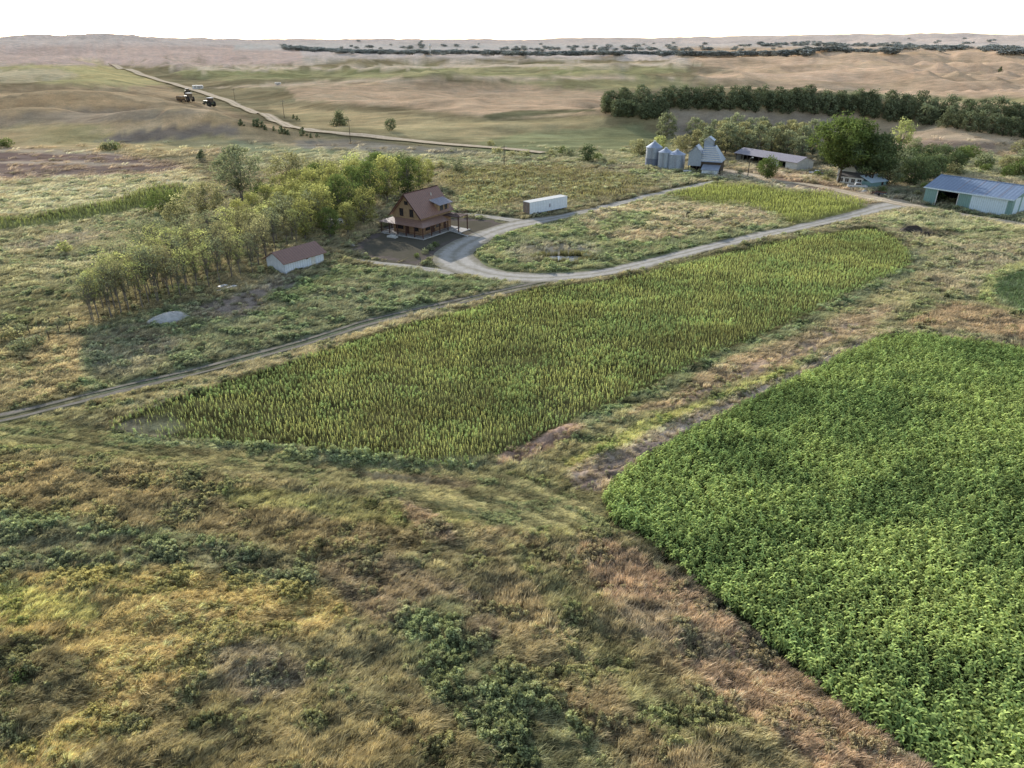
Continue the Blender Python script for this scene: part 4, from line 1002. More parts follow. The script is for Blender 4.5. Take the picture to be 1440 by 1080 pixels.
for ri, (ln, n) in enumerate([([(985,220),(1030,218),(1080,220),(1130,226)], 10), ([(972,214),(1020,210),(1080,212),(1150,222)], 12), ([(965,206),(1010,200),(1070,203),(1150,212)], 12)]):
    for i in range(n):
        px, py = along(ln, (i+0.5)/n)
        plant_tree('grove_tree', GROVE[rt.randrange(4)], at(px+rt.uniform(-4, 4), py+rt.uniform(-2, 2)), rt.uniform(0, 6.28), rt.uniform(0.8, 1.12),
                   'grey green tree in the grove behind the long open shed', group='trees of the grove behind the long shed')
DARKT = [tree_meshes(330+i, 8.5, 4.2, 0.05, 1900, 0.28, [LD, LD, LC][i % 3], BARKD, stems=2, nclump=28, cr=0.36) for i in range(3)]
for px, py, s in [(1246,262,1.0),(1262,256,1.1),(1280,262,1.05),(1270,246,1.05),(1296,256,1.0),(1292,244,1.05),(1312,252,.9),(1318,240,1.0),(1240,250,1.2),(1228,240,1.2),(1340,246,.9),(1205,236,1.15),(1190,228,1.0),(1160,232,.9)]:
    plant_tree('dark_tree', DARKT[rt.randrange(3)], at(px, py), rt.uniform(0, 6.28), s, 'dark green bushy tree in the thicket behind the big metal barn', group='dark trees behind the metal barn')
BUSHT = [tree_meshes(350+i, 4.6, 3.6, 0.02, 1000, 0.26, [LM_, LG, LY2, LM_][i], BARKD, stems=3, nclump=22, cr=0.4) for i in range(4)]
for i in range(54):
    px = rt.uniform(1225, 1500); py = rt.uniform(214, 250)+(px-1400)*0.03
    if i > 38: px, py = rt.uniform(1150, 1240), rt.uniform(192, 222)
    plant_tree('brush_bush', BUSHT[rt.randrange(4)], at(px, py), rt.uniform(0, 6.28), rt.uniform(0.5, 1.2), 'brushy bush on the low ground between the metal barn and the bare hill', 'bush', 'bushes below the bare hill at right')
WIND = [tree_meshes(400+i, 9.6, 4.4, 0.02, 1300, 0.38, LC, BARKD, stems=1, nclump=26, cr=0.38, shape=['round', 'round', 'vase', 'round', 'cone'][i]) for i in range(5)]
WL = [([(848,160),(875,165),(905,169),(932,165)], 9), ([(846,154),(880,156),(920,158),(935,156)], 8),
      ([(938,153),(1000,154),(1100,159),(1200,163),(1290,174),(1380,186),(1500,202)], 34), ([(868,149),(960,147),(1060,150),(1180,155),(1300,166),(1500,188)], 34),
      ([(930,144),(1040,145),(1180,150),(1320,160),(1500,178)], 26)]
for ri, (ln, n) in enumerate(WL):
    for i in range(n):
        px, py = along(ln, (i+0.5)/n)
        lab = 'dark tree of the left clump where the long windbreak begins' if ri < 2 else 'dark tree standing in the long windbreak across the slope'
        plant_tree('windbreak_tree', WIND[rt.randrange(5)], at(px+rt.uniform(-5, 5), py+rt.uniform(-1.5, 1.5)), rt.uniform(0, 6.28), rt.uniform(0.78, 0.98), lab, group='dark trees of the windbreak' if ri > 1 else 'dark trees of the windbreak clump')
one('cedar_tree', 478, 177, 8.0, 4.8, 0.02, 1500, 0.38, LC, 'dark broad cedar beside the county road on the open slope', 2, bark=BARKD, nclump=26, cr=0.38, shape='cone')
one('cedar_tree', 550, 184, 5.4, 2.9, 0.08, 900, 0.30, LC, 'lone small round dark tree on the slope above the county road', 1, bark=BARKD, nclump=18, cr=0.42)
SC = [tree_meshes(440+i, 3.0, 1.3, 0.02, 260, 0.3, LC, BARKD, stems=1, nclump=10, cr=0.45, shape='cone') for i in range(2)]
for px, py, s in [(339,177,1.0),(358,178,1.1),(363,179,1.3),(369,179,.9),(373,183,.8),(385,184,.7),(396,188,1.2),(401,189,.9),(426,191,1.3),(413,167,.8),(418,169,.8),(405,190,.8),(437,194,.7),(446,193,.7),(284,224,1.2),(281,226,1.0),(1406,101,2.0)]:
    plant_tree('small_cedar', SC[rt.randrange(2)], at(px, py), 0, s, 'small dark cedar dotted on the open grass slope' , 'bush', 'small cedars on the slope')
SB = [tree_meshes(460+i, 2.0, 2.0, 0.0, 420, 0.2, [LG, LM_, LY2][i], BARKD, stems=3, nclump=14, cr=0.45) for i in range(3)]
for px, py, s in [(155,211,1.6),(148,211,1.4),(163,210,1.2),(10,207,1.6),(3,207,1.2),(30,470,.7),(15,478,.9),(35,492,.8),(55,486,.7),(620,236,1.2),(790,216,1.3),(800,219,1.4),(775,218,1.0),(840,226,1.2),(848,229,1.0),(860,232,.9),(1010,226,.9),(1030,232,.8),(1040,246,.8),(1000,247,.8),(1320,283,1),(1338,288,.9),(1300,268,1.0),(1290,276,.8),(1240,272,.9),(1150,250,1.0),(1160,256,.9),(1166,250,1.2),(690,204,1.0),(700,216,1.2),(720,220,1.0),(740,221,1.2),(605,352,.55),(598,357,.5),(612,347,.5),(586,362,.4),(20,955,.35),(30,958,.4),(560,640,.3),(500,656,.35)]:
    plant_tree('shrub', SB[rt.randrange(3)], at(px, py), rt.uniform(0, 6), s, 'small rounded shrub growing wild among the grass', 'shrub', 'small wild shrubs')
# far-off woods: one mass
def far_woods():
    mesh = [tree_meshes(480+i, 11, 6.5, 0.0, 170, 1.5, FARM, BARKD, nclump=12, cr=0.5)[1] for i in range(3)]
    X = []; 
    def line(pts, n, jy, dens=1.0):
        P = resample([(a, b, 0) for a, b in pts], 1.0)
        for i in range(n):
            k = rt.randrange(len(P)); X.append((P[k][0]+rt.uniform(-1.5, 1.5), P[k][1]+rt.gauss(0, jy), rt.uniform(0.7, 1.3)))
    line([(400,68),(480,73),(560,75),(660,75),(760,77),(860,76),(960,77),(1060,77),(1140,76)], 1700, 0.8)
    line([(1120,73),(1160,71),(1220,73),(1260,74)], 90, 0.9)
    line([(1238,71),(1300,68),(1400,69),(1480,70)], 140, 1.5); line([(1405,75),(1440,76),(1500,77)], 40, 0.8)
    line([(1060,64),(1130,62),(1200,64),(1280,66)], 110, 1.3); line([(700,70),(860,70),(1000,71)], 50, 1.0); line([(480,66),(700,66),(1000,66),(1440,60)], 90, 3.0)
    px = np.array([a[0] for a in X]); py = np.array([a[1] for a in X]); s = np.array([a[2] for a in X])
    P = np.array([tuple(at(a, b)) for a, b in zip(px, py)])
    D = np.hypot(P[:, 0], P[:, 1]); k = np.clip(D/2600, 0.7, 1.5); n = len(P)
    t = np.array([0.24, 0.26, 0.26])[None]*RS.uniform(0.8, 1.25, n)[:, None]+np.clip((D/7000), 0, 0.7)[:, None]*np.array([0.18, 0.20, 0.22])  # blue-grey haze painted into the leaves, stronger with distance
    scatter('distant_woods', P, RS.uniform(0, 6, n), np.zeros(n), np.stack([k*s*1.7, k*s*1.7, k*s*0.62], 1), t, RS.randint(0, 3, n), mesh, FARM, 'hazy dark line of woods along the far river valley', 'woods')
FARM = leafy('distant_leaves', 'tint', 0.1)
far_woods()
# ------------------------------------------------------------------ buildings, vehicles, poles
LOG = surf('stained_log', srgb(158,126,96), srgb(132,104,80), nscale=1.5, rib=('Z', 0.45), ribdepth=0.05)
BOARD = surf('stained_board', srgb(168,140,106), srgb(142,116,88), nscale=1.5, rib=('X', 0.5))
ROOFB = surf('mauve_brown_metal_roof', srgb(148,112,96), srgb(132,100,86), rough=0.45, rib=('X', 0.6), ribdepth=0.03, spec=0.5)
ROOFP = surf('porch_metal_roof', srgb(146,114,96), srgb(130,100,86), rough=0.45, rib=('X', 0.6), spec=0.5)
TRIMB = surf('dark_brown_trim', srgb(88,60,50), srgb(66,46,40))
CONC = surf('pale_concrete', srgb(178,174,168), srgb(150,146,140), nscale=1)
GLASS = surf('dark_window_glass', (0.02, 0.022, 0.025), (0.03, 0.03, 0.035), rough=0.15, spec=0.8)
DARKIN = surf('dark_opening', (0.012, 0.011, 0.01), (0.02, 0.018, 0.016), rough=1, spec=0)  # near-black colour standing for the shade inside openings
WHITEM = surf('white_ribbed_metal', srgb(222,226,232), srgb(200,204,212), rough=0.5, rib=('X', 0.55), ribdepth=0.025)
WHITEP = surf('white_paint', srgb(214,212,206), srgb(186,182,174), rough=0.6)
BLUER = surf('blue_grey_metal_roof', srgb(128,144,166), srgb(108,124,146), rough=0.45, rib=('X', 0.9), spec=0.5)
TEAL = surf('pale_teal_metal', srgb(128,158,152), srgb(112,142,138), rough=0.5, rib=('X', 0.5))
PALEB = surf('pale_blue_white_metal', srgb(212,226,234), srgb(192,208,218), rough=0.5, rib=('X', 0.5))
GALV = surf('galvanised_steel', srgb(164,172,184), srgb(138,146,160), rough=0.42, metal=0.35, rib=('Z', 0.28), ribdepth=0.03, spec=0.5)
GALVR = surf('galvanised_roof', srgb(172,180,192), srgb(146,154,168), rough=0.4, metal=0.35, nscale=1, spec=0.5)
GREYR = surf('grey_lilac_tin_roof', srgb(160,154,160), srgb(132,126,132), rough=0.6, rib=('X', 0.8))
WOODD = surf('old_dark_wood', srgb(84,72,62), srgb(60,52,46)); WOODP = surf('grey_pole_wood', srgb(96,84,72), srgb(70,62,54))
RUBBER = surf('black_rubber', (0.02, 0.02, 0.02), (0.03, 0.03, 0.03), rough=0.9)
CHALK = surf('chalky_sand', srgb(204,200,192), srgb(172,168,160), nscale=0.8, bump_n=0.08)
SOIL = surf('dark_soil', srgb(74,64,54), srgb(52,46,40), nscale=1.2, bump_n=0.1)
def frame2(pa, pb):
    """origin and heading of the ground line from one pixel to another"""
    a = at(*pa); b = at(*pb); d = b-a; return a, math.atan2(d.y, d.x), math.hypot(d.x, d.y)
def window(parent, x0, x1, z0, z1, y, ax='x', name='window', out=-1, fr=None):
    """a window in a wall lying along x (at depth y) or along y (at x=y); out = outward sign"""
    t = 0.07; F = MB(); G = MB(); o0, o1 = (y, y+out*0.05)
    def bx(m, a0, c0, a1, c1, p, q):
        p, q = min(p, q), max(p, q)
        if ax == 'x': m.box(a0, p, c0, a1, q, c1)
        else: m.box(p, a0, c0, q, a1, c1)
    bx(F, x0-t, z0-t, x1+t, z0, o0, o1); bx(F, x0-t, z1, x1+t, z1+t, o0, o1); bx(F, x0-t, z0, x0, z1, o0, o1); bx(F, x1, z0, x1+t, z1, o0, o1)
    xm = (x0+x1)/2; bx(F, xm-.025, z0, xm+.025, z1, o0, y+out*0.04)
    bx(G, x0, z0, x1, z1, y, y+out*0.02)
    f = F.build(name, fr or TRIMB, parent); G.build('pane', GLASS, f); return f
def door(parent, x0, x1, z0, z1, y, ax='x', out=-1, mat=None):
    D = MB(); p, q = sorted((y, y+out*0.06)); hd = MB()
    if ax == 'x': D.box(x0, p, z0, x1, q, z1); hd.box(x1-.18, min(q, y+out*.12), z0+.95, x1-.08, max(p, y+out*.12), z0+1.1)
    else: D.box(p, x0, z0, q, x1, z1); hd.box(min(q, y+out*.12), x1-.18, z0+.95, max(p, y+out*.12), x1-.08, z0+1.1)
    d = D.build('door', mat or TRIMB, parent); hd.build('handle', GALV, d); return d

def farmhouse():
    # local x: along the ridge away from the camera; local y: to the left, along the gable front
    a = at(595.5, 338); b = at(648.5, 320); hd = math.atan2(b.y-a.y, b.x-a.x)
    e = empty('log_house', a, hd, 'two storey brown timber house with mauve brown metal roof and wrap around porch', 'house')
    L, W = 13.6, 12.6; p = 2.2           # slab length, width, porch depth
    x0, x1, y0, y1 = p, L-0.6, p, W-p    # body
    ym = (y0+y1)/2
    MB().box(0, 0, -0.2, L, W, 0.28).build('porch_floor', CONC, e)
    w = MB(); w.box(x0, y0, 0.281, x1, y1, 4.3); w.extr([(y0, 4.3), (y1, 4.3), (ym, 8.9)], x0, x1, 'x')
    w.build('wall', BOARD, e)
    lg = MB(); lg.box(x0-.05, y0-.05, 0.285, x1+.05, y1+.05, 2.7); lg.build('log_wall', LOG, e)
    r = MB(); ov, oh = 0.75, 0.55; sl = (9.15-4.2)/((y1-y0)/2+oh-0.1)
    ze = 9.2-sl*(ym-(y0-oh))
    r.slab((x0-ov, y0-oh, ze), (x1+ov, y0-oh, ze), (x1+ov, ym, 9.2), (x0-ov, ym, 9.2), 0.16)
    r.slab((x0-ov, ym, 9.2), (x1+ov, ym, 9.2), (x1+ov, y1+oh, ze), (x0-ov, y1+oh, ze), 0.16)
    ro = r.build('roof', ROOFB, e)
    MB().tube((x0-ov, ym, 9.22), (x1+ov, ym, 9.22), 0.12, n=6).build('ridge_cap', TRIMB, ro)
    fa = MB()
    for s, yy in ((1, y0-oh), (-1, y1+oh)):
        fa.slab((x0-ov-.04, yy, ze-.3), (x0-ov-.04, ym, 8.9), (x0-ov-.04, ym, 9.22), (x0-ov-.04, yy, ze+.02), 0.05*s)
    fa.build('fascia', TRIMB, ro)
    MB().box(8.0, 4.0, 6.58, 8.35, 4.4, 7.05).build('roof_vent', WHITEP, ro)
    MB().tube((9.6, 5.0, 7.4), (9.6, 5.0, 8.35), 0.11, n=8).build('flue_pipe', WHITEP, ro)
    # porch roof, three sides
    pr = MB(); zi, zo = 3.65, 2.75; o = 0.25
    A = (-o, -o, zo); B = (-o, W+o, zo); Cc = (x0, y1, zi); Dd = (x0, y0, zi)
    pr.slab(B, A, Dd, Cc, 0.10)
    pr.slab(A, (9.6, -o, zo), (9.6, y0, zi), Dd, 0.10)
    pr.slab((L-2, W+o, zo), B, Cc, (L-2, y1, zi), 0.10)
    pr.build('porch_roof', ROOFP, e)
    for i in range(6): MB().box(0.1, 0.12+i*(W-.45)/5, 0.281, 0.28, 0.30+i*(W-.45)/5, 2.68).build('post', TRIMB, e)
    for i in range(1, 4): MB().box(0.1+i*3.05, 0.12, 0.281, 0.28+i*3.05, 0.30, 2.68).build('post', TRIMB, e)
    for i in range(1, 4): MB().box(0.1+i*3.6, W-.3, 0.281, 0.28+i*3.6, W-.12, 2.68).build('post', TRIMB, e)
    rl = MB()
    for z in (0.75, 1.15): rl.box(0.16, 0.3, z, 0.22, W-.3, z+.05); rl.box(0.3, 0.18, z, 9.0, 0.24, z+.05)
    rl.build('railing', TRIMB, e)
    # gable windows
    for yy in (ym-1.9, ym+1.0): window(e, yy, yy+0.95, 4.15, 5.75, x0, 'y')
    window(e, ym-.45, ym+.45, 6.75, 7.45, x0, 'y')
    for yy in (y0+0.9, y1-1.9): window(e, yy, yy+1.1, 1.15, 2.35, x0-.05, 'y')
    door(e, ym-.5, ym+.5, 0.29, 2.4, x0-.05, 'y'); window(e, ym+1.2, ym+2.1, 1.15, 2.35, x0-.05, 'y')
    for xx in (x0+1.4, x0+5.2): window(e, xx, xx+1.6, 1.15, 2.35, y0-.05, 'x')
    door(e, x0+3.6, x0+4.6, 0.29, 2.4, y0-.05, 'x'); door(e, x0+8.0, x0+9.0, 0.29, 2.4, y0-.05, 'x')
    # dormer over the rear right, with its balcony door
    d0, d1, dy = 8.3, 12.6, y0-0.05
    dm = MB(); dm.box(d0+.2, dy, 3.7, d1-.2, ym-.6, 6.15); do = dm.build('dormer', BOARD, e)
    dr = MB(); dr.slab((d0-.4, dy-.9, 6.15), (d1+.4, dy-.9, 6.15), (d1+.4, ym-.5, 7.45), (d0-.4, ym-.5, 7.45), 0.12); dr.build('dormer_roof', GREYR, do)
    D2 = MB(); D2.box(d0+.8, dy-.06, 4.0, d0+1.9, dy, 5.95); D2.build('dormer_door', GLASS, do); window(do, d0+2.6, d0+3.5, 4.7, 5.8, dy, 'x')
    # balcony deck on tall posts
    bl = MB(); bl.box(9.7, -2.6, 3.40, 13.5, y0-.12, 3.55); bo = bl.build('balcony', TRIMB, e)
    rr = MB()
    for z in (4.0, 4.5): rr.box(9.7, -2.6, z, 13.5, -2.54, z+.06); rr.box(13.44, -2.5, z, 13.5, y0-.2, z+.06); rr.box(9.7, -2.5, z, 9.76, -0.4, z+.06)
    for k in range(8): rr.box(9.72+k*.53, -2.59, 3.55, 9.77+k*.53, -2.55, 4.5)
    rr.build('balcony_railing', TRIMB, bo)
    for xx in (9.8, 13.25): MB().box(xx, -2.5, -0.1, xx+.2, -2.3, 3.4).build('post', TRIMB, e)
    MB().box(9.5, -3.0, -.1, 13.8, -0.01, 0.12).build('patio', CONC, e)
farmhouse()
def white_shed():
    a = at(402.5, 387); b = at(456, 371); hd = math.atan2(b.y-a.y, b.x-a.x)
    e = empty('garden_shed', a, hd, 'small white ribbed metal shed with brown gable roof beside the tree row', 'shed')
    L, W, h, rz = 9.3, 5.4, 2.55, 4.05
    w = MB(); w.box(0, 0, -.1, L, W, h); w.extr([(0, h), (W, h), (W/2, rz-.1)], 0, L, 'x'); w.build('wall', WHITEM, e)
    r = MB(); s = (rz-h)/(W/2); o = 0.55
    r.slab((-.6, -o, h-s*o+.05), (L+.6, -o, h-s*o+.05), (L+.6, W/2, rz+.05), (-.6, W/2, rz+.05), .12)
    r.slab((-.6, W/2, rz+.05), (L+.6, W/2, rz+.05), (L+.6, W+o, h-s*o+.05), (-.6, W+o, h-s*o+.05), .12)
    r.build('roof', ROOFB, e)
    MB().box(-.05, -.05, h-.45, L+.05, -.005, h-.25).build('trim_strip', WOODD, e)
    MB().box(-.03, .02, -.05, -.004, W-.02, .25).build('base_strip', GREYR, e)
    MB().box(5.0, -.09, 1.9, 5.5, -.04, 2.2).build('wall_lamp', WOODD, e)
    door(e, 6.2, 7.2, 0, 2.05, 0, 'x', -1, WHITEP)
white_shed()
def trailer():
    a = at(745, 305.5); b = at(794, 296); hd = math.atan2(b.y-a.y, b.x-a.x)
    e = empty('semi_trailer', a, hd, 'long white box trailer parked by the gravel drive right of the house', 'trailer')
    L, W = 13.0, 2.6
    MB().box(0.03, 0.03, .75, L, W, 3.55).build('box', WHITEM, e, bevel=.03)
    MB().box(0, 0, 3.551, L+.02, W+.02, 3.62).build('roof', WHITEP, e)
    RD = surf('shaded_rear_doors', srgb(150,132,118), srgb(120,104,92))  # brown doors, toned darker for the shaded trailer end
    for y0, y1 in ((.1, 1.28), (1.32, 2.5)): d = MB().box(-.04, y0, .8, .025, y1, 3.5).build('rear_door', RD, e); MB().tube((-.06, y1-.25, .9), (-.06, y1-.25, 3.4), .025, n=6).build('lock_bar', GALV, d)
    MB().box(.03, -.03, .68, L, .02, .80).box(.03, W, .68, L, W+.04, .80).build('side_rail', GALV, e)
    MB().box(6.6, -.02, 1.6, 7.0, .025, 2.5).build('side_door', GREYR, e)
    for x in (1.4, 2.7):
        for y in (.28, 2.3):
            t = MB().tube((x, y-.26, .5), (x, y+.26, .5), .5, n=18).build('wheel', RUBBER, e); MB().tube((x, y-.28, .5), (x, y+.28, .5), .24, n=12).build('rim', GALV, t)
    for y in (.5, 2.0): MB().box(10.1, y, 0, 10.25, y+.15, .75).build('landing_leg', GALV, e)
    MB().box(.2, .5, .55, 4, 2.1, .74).build('axle_frame', WOODD, e)
trailer()
def grain_bin(px, py, r, h, cone, label, band=False):
    c = at(px, py); e = empty('grain_bin', c, rt.uniform(0, 1), label, 'grain bin', 'galvanised grain bins')
    MB().lathe([(r, -.2), (r, h)], 40).build('wall', GALV, e, True)
    MB().lathe([(r+.12, h-.06), (r+.12, h+.04), (r*.62, h+cone*.42), (.42, h+cone*.92), (.42, h+cone), (0.01, h+cone+.12)], 28).build('roof', GALVR, e)
    MB().lathe([(.5, h+cone-.05), (.5, h+cone+.22), (.01, h+cone+.35)], 14).build('cap', WHITEP, e)
    ld = MB(); a = 4.2
    for s in (-.2, .2): ld.tube((math.cos(a)*(r+.12)-math.sin(a)*s, math.sin(a)*(r+.12)+math.cos(a)*s, .3), (math.cos(a)*(r+.12)-math.sin(a)*s, math.sin(a)*(r+.12)+math.cos(a)*s, h), .03, n=5)
    for k in range(int(h/.4)): z = .4+k*.4; ld.tube((math.cos(a)*(r+.12)+math.sin(a)*.2, math.sin(a)*(r+.12)-math.cos(a)*.2, z), (math.cos(a)*(r+.12)-math.sin(a)*.2, math.sin(a)*(r+.12)+math.cos(a)*.2, z), .02, n=4)
    ld.build('ladder', GREYR, e)
    if band: MB().lathe([(r+.03, 0), (r+.03, h*.46)], 40).build('lower_rings', surf('dull_steel_rings', srgb(122,130,148), srgb(104,112,130), metal=.3, rough=.5, rib=('Z', .28)), e, True)
    MB().lathe([(r+.3, -.1), (r+.3, .12), (r-.02, .13)], 32).build('foundation', CONC, e)
grain_bin(918, 234.5, 2.75, 6.6, 1.9, 'tallest grain bin, leftmost, with darker lower rings', True)
grain_bin(934, 238, 2.35, 5.7, 1.3, 'narrowest grain bin, in the middle of the three')
grain_bin(950, 239.5, 2.8, 5.3, 1.4, 'shortest and widest grain bin, rightmost beside the tall crib')
def grain_crib():
    a = at(966, 243); b = at(984, 244.5); hd = math.atan2(b.y-a.y, b.x-a.x)+0.1
    e = empty('grain_crib', a, hd, 'tall tin clad grain crib with steep roof and rooftop cupola beside the grain bins', 'barn')
    MB().box(0, 0, 2.4, 4.2, 5, 6.3).extr([(0, 6.3), (4.2, 6.3), (2.1, 8.5)], 0, 5, 'y').build('hopper_house', GALV, e)
    r = MB(); r.slab((-.3, -.3, 6.1), (2.1, -.3, 8.7), (2.1, 5.2, 8.7), (-.3, 5.2, 6.1), -.1); r.slab((2.1, -.3, 8.7), (4.5, -.3, 6.1), (4.5, 5.2, 6.1), (2.1, 5.2, 8.7), -.1); r.build('hopper_roof', GALVR, e)
    for x in (.1, 1.4, 2.8, 3.9): MB().box(x, .1, -.1, x+.22, .32, 2.4).build('leg', WOODD, e)
    for x in (.1, 3.9): MB().box(x, 4.6, -.1, x+.22, 4.8, 2.4).build('leg', WOODD, e)
    MB().box(.4, 3.4, -.1, 3.9, 3.6, 2.39).build('rear_shade_sheet', DARKIN, e)  # black sheet stands in for the shade under the hopper house
    # main body, tall pyramid-sided roof
    MB().box(4.21, .5, -.1, 10.5, 8.5, 4.0).build('wall', WOODD, e)
    rr = MB(); zt = 8.6
    P = [(3.9, .1, 3.9), (10.9, .1, 3.9), (10.9, 8.9, 3.9), (3.9, 8.9, 3.9)]; Q = [(4.3, 3.0, zt), (7.8, 3.0, zt), (7.8, 6.0, zt), (4.3, 6.0, zt)]
    for i in range(4): j = (i+1) % 4; rr.slab(P[i], P[j], Q[j], Q[i], .1)
    ro = rr.build('roof', GALVR, e)
    st = MB()
    for k in range(7):
        t = .08+k*.13; za = 3.9+(zt-3.9)*t
        xa = 3.9+.4*t; xb = 10.9-3.1*t; ya = .1+2.9*t
        st.slab((xa+.1, ya-.05, za), (xb, ya-.05, za), (xb, ya+.10, za+.28), (xa+.1, ya+.10, za+.28), .05)
    st.build('roof_batten', WHITEP, ro)
    MB().box(4.1, 3.0, zt-1.2, 7.0, 6.0, zt+1.6).build('cupola', GALV, e)
    c2 = MB(); c2.slab((3.8, 2.7, zt+1.5), (5.55, 2.7, zt+2.7), (5.55, 6.3, zt+2.7), (3.8, 6.3, zt+1.5), -.1); c2.slab((5.55, 2.7, zt+2.7), (7.3, 2.7, zt+1.5), (7.3, 6.3, zt+1.5), (5.55, 6.3, zt+2.7), -.1)
    c2.extr([(4.1, zt+1.5), (7.0, zt+1.5), (5.55, zt+2.6)], 3.02, 5.98, 'y'); c2.build('cupola_roof', GALVR, e)
    MB().box(5.2, -3.0, -.1, 10.2, .49, 1.8).build('lean_to', WHITEM, e)
    l = MB(); l.slab((4.9, -3.3, 1.8), (10.6, -3.3, 1.8), (10.6, .45, 3.0), (4.9, .45, 3.0), .1); l.build('lean_to_roof', GALVR, e)
grain_crib()
tag(MB().box(-1.1, -.9, 0, 1.1, .9, .9).box(-1.2, -1, .9, 1.2, 1, 1.0).build('feed_box', WHITEP), 'small pale box in the dark gap between the crib and its bins', 'box').location = at(966, 244)
def long_shed():
    a = at(1033, 226); b = at(1119, 241); hd = math.atan2(b.y-a.y, b.x-a.x); L = math.hypot(b.x-a.x, b.y-a.y); W = 8.5
    e = empty('machine_shed', a, hd, 'long low shed with grey lilac tin roof and open bays', 'shed')
    h, hr = 2.9, 4.3
    w = MB(); w.box(0, W-.15, -.1, L, W, h); w.box(0, .3, -.1, .15, W-.151, h); w.box(L-.15, .05, -.1, L, W-.151, h)
    w.extr([(.05, h), (W, h), (W*.5, hr)], 0, .15, 'x'); w.extr([(.05, h), (W, h), (W*.5, hr)], L-.15, L, 'x')
    w.box(L*.60, .05, -.1, L*.72, .2, h); w.box(L*.83, .05, -.1, L-.151, .2, h); w.box(L*.72, .05, 2.5, L*.83, .2, h); w.build('wall', WHITEP, e)
    r = MB(); r.slab((-.4, -.5, h-.1), (L+.4, -.5, h-.1), (L+.4, W*.5, hr+.1), (-.4, W*.5, hr+.1), .1); r.slab((-.4, W*.5, hr+.1), (L+.4, W*.5, hr+.1), (L+.4, W+.4, h-.1), (-.4, W+.4, h-.1), .1); r.build('roof', GREYR, e)
    for k in range(7): MB().box(.2+k*L*.0975, .05, -.1, .42+k*L*.0975, .27, h-.15).build('post', WOODD, e)
    MB().box(.16, 4.5, -.05, L*.6, 4.6, h).build('inner_shade_sheet', DARKIN, e)  # black sheet in place of the deep shade inside the bays
    MB().box(L*.72, 2.5, -.05, L*.83, 2.6, 2.5).build('doorway', DARKIN, e)  # black sheet for the dark behind the door opening
long_shed()
def pole_barn():
    a = at(1297, 285.5); b = at(1418, 305.5); hd = math.atan2(b.y-a.y, b.x-a.x); L = math.hypot(b.x-a.x, b.y-a.y); W = 15
    e = empty('pole_barn', a, hd, 'big teal and white metal barn with blue grey roof and open black doorway', 'barn')
    h, hr = 4.4, 6.7; d0, d1 = L*.155, L*.40
    w = MB(); w.box(0, 0, -.2, d0, .2, h); w.box(d1, 0, -.2, L*.55, .2, h); w.box(d0, 0, 4.0, d1, .2, h); w.box(0, .201, -.2, .2, W, h)
    w.extr([(0, h), (W, h), (W/2, hr-.15)], 0, .2, 'x'); w.extr([(0, h), (W, h), (W/2, hr-.15)], L-.2, L, 'x'); w.box(.2, W-.2, -.2, L-.2, W, h); w.build('wall', TEAL, e)
    v = MB(); v.box(L*.55, 0, -.2, L*.95, .2, h); v.box(L-.2, 1.6, -.2, L, 4.6, h); v.box(L-.2, 5.6, -.2, L, 8.6, h); v.box(L-.2, 10, -.2, L, W, h); v.build('white_panel', PALEB, e)
    t = MB(); t.box(L*.95, 0, -.2, L, .2, h); t.box(L-.2, .201, -.2, L, 1.6, h); t.box(L-.2, 4.6, -.2, L, 5.6, h); t.box(L-.2, 8.6, -.2, L, 10, h); t.build('teal_corner', TEAL, e)
    MB().box(d0+.05, 7, 0, d1+3, 7.2, h).build('dark_interior', DARKIN, e)  # black sheet standing for the barn's shaded depth
    MB().box(.2, .2, -.02, L-.2, W-.2, .03).build('floor', SOIL, e)
    r = MB(); r.slab((-.4, -.5, h-.1), (L+.4, -.5, h-.1), (L+.4, W/2, hr+.05), (-.4, W/2, hr+.05), .12); r.slab((-.4, W/2, hr+.05), (L+.4, W/2, hr+.05), (L+.4, W+.5, h-.1), (-.4, W+.5, h-.1), .12); ro = r.build('roof', BLUER, e)
    f = MB()
    f.box(-.42, -.56, h-.32, L+.42, -.505, h-.02); f.build('fascia', PALEB, ro)
    MB().tube((-.4, W/2, hr+.1), (L+.4, W/2, hr+.1), .14, n=6).build('ridge_cap', BLUER, ro)
    for k in (.36, .52, .68, .84):
        s = MB(); s.slab((L*k, -.45, h-.06), (L*k+.16, -.45, h-.06), (L*k+.16, W/2, hr+.09), (L*k, W/2, hr+.09), .03); s.build('roof_seam', GREYR, ro)
    MB().box(d0-.15, -.08, -.1, d0+.05, -.005, 4.1).box(d1-.05, -.08, -.1, d1+.15, -.005, 4.1).box(d0+.05, -.08, 3.95, d1-.05, -.005, 4.1).build('door_frame', WHITEP, e)
pole_barn()
